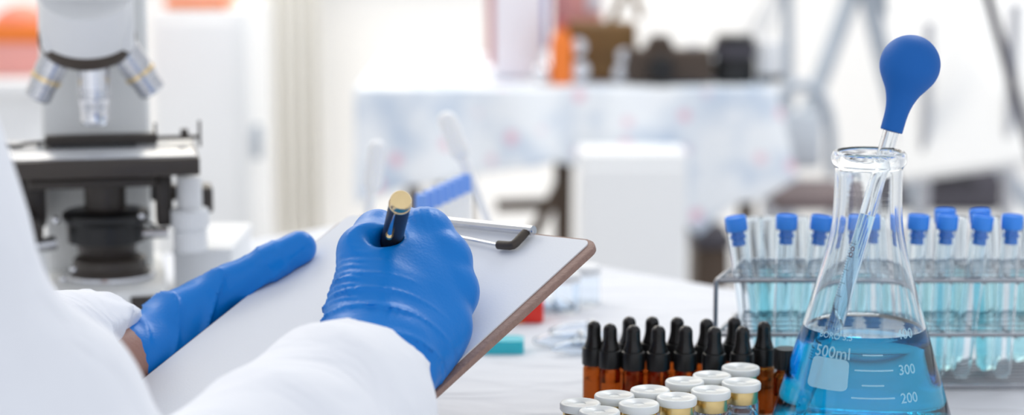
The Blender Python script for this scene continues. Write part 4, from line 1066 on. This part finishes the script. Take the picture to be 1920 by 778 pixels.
for (u, lab) in ((1016, 'small round glass stopper nearest the lilac carton'),):
    c_ = on_top(u); o = thing('perfume_bottle', (c_[0], c_[1]-.0, c_[2]), 'small round silver bottle in front of the lilac carton', 'bottle')
    MB().ball((c_[0], c_[1], c_[2]+sz(20)), sz(18)).build('globe', 'chrome', o); MB().cyl((c_[0], c_[1], c_[2]+sz(34)), (c_[0], c_[1], c_[2]+sz(48)), sz(7)).build('neck', 'chrome', o); MB().cyl((c_[0], c_[1], c_[2]), (c_[0], c_[1], c_[2]+sz(4)), sz(12)).build('foot', 'chrome', o)
# ---- right: white tilted panel, dark stand, tripod, grey bag
q = thing('reflector_panel', tuple(Y(1800, 330, 3.9)*np.array([1, 1, 0])), 'large white panel leaning at the right behind the flask bulb', 'panel')
p0, p1, p2, p3 = Y(1690, 336, 3.9), Y(1935, 300, 3.7), Y(1960, -260, 4.0), Y(1655, -260, 4.2)
def slab(mb, a, b, c, d, th):
    a, b, c, d = (Vector(tuple(map(float, x))) for x in (a, b, c, d)); n = (b-a).cross(d-a).normalized()*th
    return mb._add([a, b, c, d, a+n, b+n, c+n, d+n], [[0, 1, 2, 3], [7, 6, 5, 4], [0, 4, 5, 1], [1, 5, 6, 2], [2, 6, 7, 3], [3, 7, 4, 0]])
slab(MB(), p0, p1, p2, p3, .012).build('white_sheet', 'whitepaint', q, smooth=False)
MB().tube([p0, p1], .008, 8).build('edge_bar', 'whitepaint', q)
for p in (p0*.8+p1*.2, p0*.15+p1*.85): MB().tube([(p[0], p[1]+.02, 0), (p[0], p[1]+.02, p[2]+.3)], .012, 10).build('foot_post', 'steel', q)
def stand(name, label, top, bot, r, mat):
    top, bot = np.array(top), np.array(bot); bot[2] = .0
    o = thing(name, bot, label, 'stand'); MB().tube([bot, top], r, 12).build('pole', mat, o)
    return o, top, bot
tpole = Y(1845, -30, 3.3); bpole = Y(1925, 250, 3.3); dd = bpole-tpole; bpole = tpole+dd*((tpole[2])/-dd[2])
o, a_, b_ = stand('light_stand', 'dark slanted metal stand leg in front of the white panel', tpole, bpole, .009, 'darkgrey')
MB().tube([a_*.55+b_*.45, a_*.5+b_*.5], .014, 12).build('clamp', 'plasticblack', o)
trp = thing('tripod', tuple(Y(1610, 300, 4.3)*np.array([1, 1, 0])), 'grey tripod standing behind the blue bulb and far table', 'tripod')
apex = Y(1615, -60, 4.3)
for (u, v) in ((1545, 130), (1652, 95), (1700, 60)):
    e = Y(u, v, 4.27 if u < 1690 else 4.33); d_ = e-apex; e = apex+d_*(apex[2]/-d_[2])*.995
    MB().tube([apex, e], [.020, .016], 10).build('leg', 'greyfabric', trp)
MB().ball(apex, .05).build('head', 'plasticblack', trp)
o = thing('tripod', tuple(Y(1465, 300, 4.4)*np.array([1, 1, 0])), 'thin grey tripod with a dark foot behind the camera lenses', 'tripod'); apex = Y(1475, -60, 4.4)
for (u, v) in ((1478, 150), (1400, 140), (1382, 90)):
    e = Y(u, v, 4.4+.04*(u < 1390)); d_ = e-apex; e = apex+d_*(apex[2]/-d_[2])*.995
    MB().tube([apex, e], [.013, .011], 10).build('leg', 'miclight' if u < 1470 else 'greyfabric', o)
MB().ball(apex, .04).build('head', 'plasticblack', o)
gy = 4.6; zlow = Y(960, 408, gy)[2]; zb = Y(960, 326, gy)[2]
g0, g1 = Y(1660, 389, gy)[0], Y(2050, 389, gy)[0]
o = thing('low_bench', ((g0+g1)/2, gy+.2, 0), 'low white bench under the grey bag at the right', 'bench')
MB().box(((g0+g1)/2, gy+.2, zlow/2-.01), (g1-g0-.02, .44, zlow-.02), .006).build('carcass', 'whitepaint', o); MB().box(((g0+g1)/2, gy+.2, zlow-.01), (g1-g0, .5, .02), .004).build('seat_top', 'whitepaint', o)
bgx = Y(1800, 389, gy)[0]
o = thing('bag', (bgx, gy+.15, zlow), 'dark grey equipment bag lying on the low white bench', 'bag')
MB().box((bgx, gy+.17, (zb+zlow)/2), (.27, .2, zb-zlow), .03, seg=3).build('bag_body', 'darkgrey', o); MB().tube([(bgx-.05, gy+.075, zb-.04), (bgx-.03, gy+.06, zb-.02), (bgx+.03, gy+.06, zb-.02), (bgx+.05, gy+.075, zb-.04)], .006, 8).build('handle', 'plasticblack', o)
# grey-blue padded chair right of the far table
ch = thing('chair', tuple(Y(1510, 300, 3.75)*np.array([1, 1, 0])), 'pale chair with a curved grey hoop back right of the floral table', 'chair')
cc = Y(1500, 250, 3.75); hp = []
for k in range(13):
    a = PI*k/12; hp.append((cc[0]+.062*math.cos(a), cc[1], Y(960, 330, 3.75)[2]+.175*math.sin(a)**.6))
MB().tube(hp, .011, 10).build('hoop_back', 'greyfabric', ch)
MB().box((cc[0], cc[1]+.004, Y(960, 262, 3.75)[2]), (.085, .022, .11), .010, seg=3).build('backrest', 'palefabric', ch)
MB().box((cc[0], cc[1]-.10, Y(960, 350, 3.75)[2]), (.15, .22, .03), .012, seg=3).build('seat', 'ochredark', ch)
sz_ = Y(960, 350, 3.75)[2]
for dx in (-.062, .062):
    for dy in (-.19, -.01): MB().cyl((cc[0]+dx, cc[1]+dy, 0), (cc[0]+dx, cc[1]+dy, sz_-.014), .010).build('leg', 'steel', ch)
zt2 = Y(960, 446, 3.5)[2]; bx_ = Y(1338, 400, 3.5)[0]
o = thing('storage_box', (bx_, 3.6, 0), 'dark brown box on the floor below the oilcloth corner', 'box')
MB().box((bx_, 3.58, zt2/2-.01), (.062, .16, zt2-.02), .006).build('box_body', 'brownwood', o); MB().box((bx_, 3.58, zt2-.008), (.07, .17, .02), .005).build('box_lid', 'darkgrey', o)
# ---- left: white cabinet with orange tray, bench with red crate
ly = 4.0
x0, x1 = Y(292, 389, ly)[0], Y(470, 389, ly)[0]; zt = Y(960, 18, ly)[2]
cab = thing('cabinet', ((x0+x1)/2, ly+.2, 0), 'white storage cabinet in the blurred background right of the microscope', 'cabinet')
MB().box(((x0+x1)/2, ly+.2, zt/2), (x1-x0, .4, zt), .006).build('carcass', 'whitepaint', cab)
dr = MB().box(((x0+x1)/2-.008, ly-.009, zt/2+.02), (x1-x0-.03, .016, zt-.08), .004).build('door', 'whitepaint', cab)
hz = Y(960, 268, ly)[2]; MB().box((x1+.014, ly+.02, hz), (.018, .02, .07), .004).build('handle', 'greyfabric', cab)
o = thing('tray', ((x0+x1)/2, ly+.12, zt), 'orange tray lying on top of the white cabinet', 'tray')
txa, txb = Y(316, 389, ly)[0], Y(432, 389, ly)[0]
MB().box(((txa+txb)/2, ly+.09, zt+.012), (txb-txa, .16, .022), .006).build('tray_body', 'orange', o); MB().box(((txa+txb)/2, ly+.09, zt+.028), (txb-txa-.01, .14, .010), .004).build('tray_lid', 'lilac', o)
b0, b1 = Y(-220, 389, 3.6)[0], Y(120, 389, 3.6)[0]; zb2 = Y(960, 152, 3.6)[2]
o = thing('bench', ((b0+b1)/2, 3.8, 0), 'white bench unit behind the microscope carrying the red boxes', 'cabinet')
MB().box(((b0+b1)/2, 3.82, zb2/2-.012), (b1-b0-.02, .40, zb2-.024), .006).build('carcass', 'whitepaint', o); MB().box(((b0+b1)/2, 3.81, zb2-.012), (b1-b0, .44, .024), .004).build('worktop', 'whitepaint', o)
def kpx(px): return px*3.62/FPX
xc = Y(20, 389, 3.6)[0]
o = thing('crate', (xc, 3.72, zb2), 'red crate with an orange band and pale lid left of the microscope', 'box')
MB().box((xc, 3.74, zb2+kpx(33)), (kpx(108), .12, kpx(64)), .004).build('crate_body', 'pinkred', o)
MB().box((xc, 3.74, zb2+kpx(83)), (kpx(112), .124, kpx(36)), .004).build('orange_band', 'orange', o)
MB().lathe([(kpx(54), kpx(101)), (kpx(50), kpx(112)), (kpx(30), kpx(126)), (kpx(14), kpx(132))], (xc, 3.74, zb2), n=28).build('domed_lid', 'redorange', o)
# cream curtain beside the window
bm = bmesh.new(); xa, xb = Y(470, 100, 5.3)[0], Y(600, 100, 5.3)[0]; rows = []
for i in range(61):
    x = xa+(xb-xa)*i/60; d_ = .016*math.sin(i*.62); rows.append([bm.verts.new((x, 5.34+d_, .12)), bm.verts.new((x, 5.34+d_*.8, 1.2)), bm.verts.new((x, 5.34+d_*.6, 2.45))])
for a, b in zip(rows, rows[1:]):
    for j in range(2): bm.faces.new([a[j], b[j], b[j+1], a[j+1]])
w = MB(); w.bm.free(); w.bm = bm; o = w.build('curtain', 'curtain', angle=180); thicken(o, .003); tag(o, 'cream curtain hanging at the left of the bright window', 'curtain')
# ================================================================== LIGHT
wd = bpy.data.worlds.new('sky'); SC.world = wd; wd.use_nodes = True; nt = wd.node_tree; nt.nodes.clear()
ow = nt.nodes.new('ShaderNodeOutputWorld'); bg = nt.nodes.new('ShaderNodeBackground'); bg.inputs['Strength'].default_value = .70
tc = nt.nodes.new('ShaderNodeTexCoord'); sx = nt.nodes.new('ShaderNodeSeparateXYZ'); mr_ = nt.nodes.new('ShaderNodeMapRange')
mr_.inputs[1].default_value = -.2; mr_.inputs[2].default_value = .9
mc = nt.nodes.new('ShaderNodeMix'); mc.data_type = 'RGBA'; mc.inputs[6].default_value = (.90, .93, 1.0, 1); mc.inputs[7].default_value = (1.0, 1.03, 1.10, 1)
L = nt.links.new
L(tc.outputs['Generated'], sx.inputs[0]); L(sx.outputs['Z'], mr_.inputs[0]); L(mr_.outputs[0], mc.inputs[0])
dt = nt.nodes.new('ShaderNodeVectorMath'); dt.operation = 'DOT_PRODUCT'; nv = Vector((-.30, .90, .22)).normalized(); dt.inputs[1].default_value = nv
mx1 = nt.nodes.new('ShaderNodeMath'); mx1.operation = 'MAXIMUM'; mx1.inputs[1].default_value = 0
pw = nt.nodes.new('ShaderNodeMath'); pw.operation = 'POWER'; pw.inputs[1].default_value = 6
gl = nt.nodes.new('ShaderNodeMix'); gl.data_type = 'RGBA'; gl.blend_type = 'ADD'; gl.inputs[7].default_value = (1.7, 1.5, 1.15, 1)
L(tc.outputs['Generated'], dt.inputs[0]); L(dt.outputs['Value'], mx1.inputs[0]); L(mx1.outputs[0], pw.inputs[0]); L(pw.outputs[0], gl.inputs[0])
d2 = nt.nodes.new('ShaderNodeVectorMath'); d2.operation = 'DOT_PRODUCT'; d2.inputs[1].default_value = Vector((.15, -.95, .28)).normalized()  # added bright lobe behind the camera, front fill for what faces it
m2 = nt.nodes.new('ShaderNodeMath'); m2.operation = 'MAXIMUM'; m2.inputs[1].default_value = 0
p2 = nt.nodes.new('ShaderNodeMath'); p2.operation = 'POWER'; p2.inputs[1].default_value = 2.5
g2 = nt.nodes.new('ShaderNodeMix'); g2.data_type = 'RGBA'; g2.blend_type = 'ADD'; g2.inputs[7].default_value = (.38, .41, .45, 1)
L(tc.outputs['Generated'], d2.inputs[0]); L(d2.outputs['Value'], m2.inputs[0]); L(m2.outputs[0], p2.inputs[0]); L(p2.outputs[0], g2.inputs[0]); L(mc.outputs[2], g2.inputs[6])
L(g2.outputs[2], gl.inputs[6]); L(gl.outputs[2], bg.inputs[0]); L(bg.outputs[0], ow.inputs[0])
def area(name, loc, target, size, power, col):
    l = bpy.data.lights.new(name, 'AREA'); l.shape = 'RECTANGLE'; l.size, l.size_y = size; l.energy = power; l.color = col
    o = bpy.data.objects.new(name, l); COL.objects.link(o); o.location = loc
    o.rotation_euler = (Vector(target)-Vector(loc)).to_track_quat('-Z', 'Y').to_euler(); return o
area('window_daylight', (-1.6, 3.2, 2.9), (-.05, 1.2, .8), (1.8, 1.2), 22, (1, .965, .90))
area('background_fill', (1.0, 3.4, 2.9), (.5, 3.4, .6), (1.6, 1.0), 34, (.95, .98, 1))  # unseen light without a fixture, added to brighten the far table and background
area('back_wall_fill', (-.6, 4.6, 2.85), (-.5, 5.4, .9), (1.8, .6), 46, (1, .92, .78))  # unseen warm light, added to brighten the back wall
# ================================================================== CAMERA
cd = bpy.data.cameras.new('camera'); cam = bpy.data.objects.new('camera', cd); COL.objects.link(cam)
cam.location = tuple(CAM); cam.rotation_euler = (PI/2-PIT, 0, 0)
cd.sensor_width = 36; cd.sensor_fit = 'HORIZONTAL'; cd.lens = FPX/1920*36; cd.clip_start = .05
cd.dof.use_dof = True; cd.dof.focus_distance = 1.10; cd.dof.aperture_fstop = cd.lens/14.5; cd.dof.aperture_blades = 0
SC.camera = cam
vs_ = SC.view_settings; vs_.view_transform = 'Standard'; vs_.look = 'None'; vs_.exposure = -.04; vs_.gamma = 1; vs_.use_curve_mapping = False
cy_ = SC.cycles; cy_.max_bounces = 32; cy_.transmission_bounces = 32; cy_.transparent_max_bounces = 32; cy_.glossy_bounces = 12; cy_.diffuse_bounces = 4
cy_.use_denoising = True
try: cy_.denoiser = 'OPENIMAGEDENOISE'
except Exception: pass
cy_.sample_clamp_indirect = 6
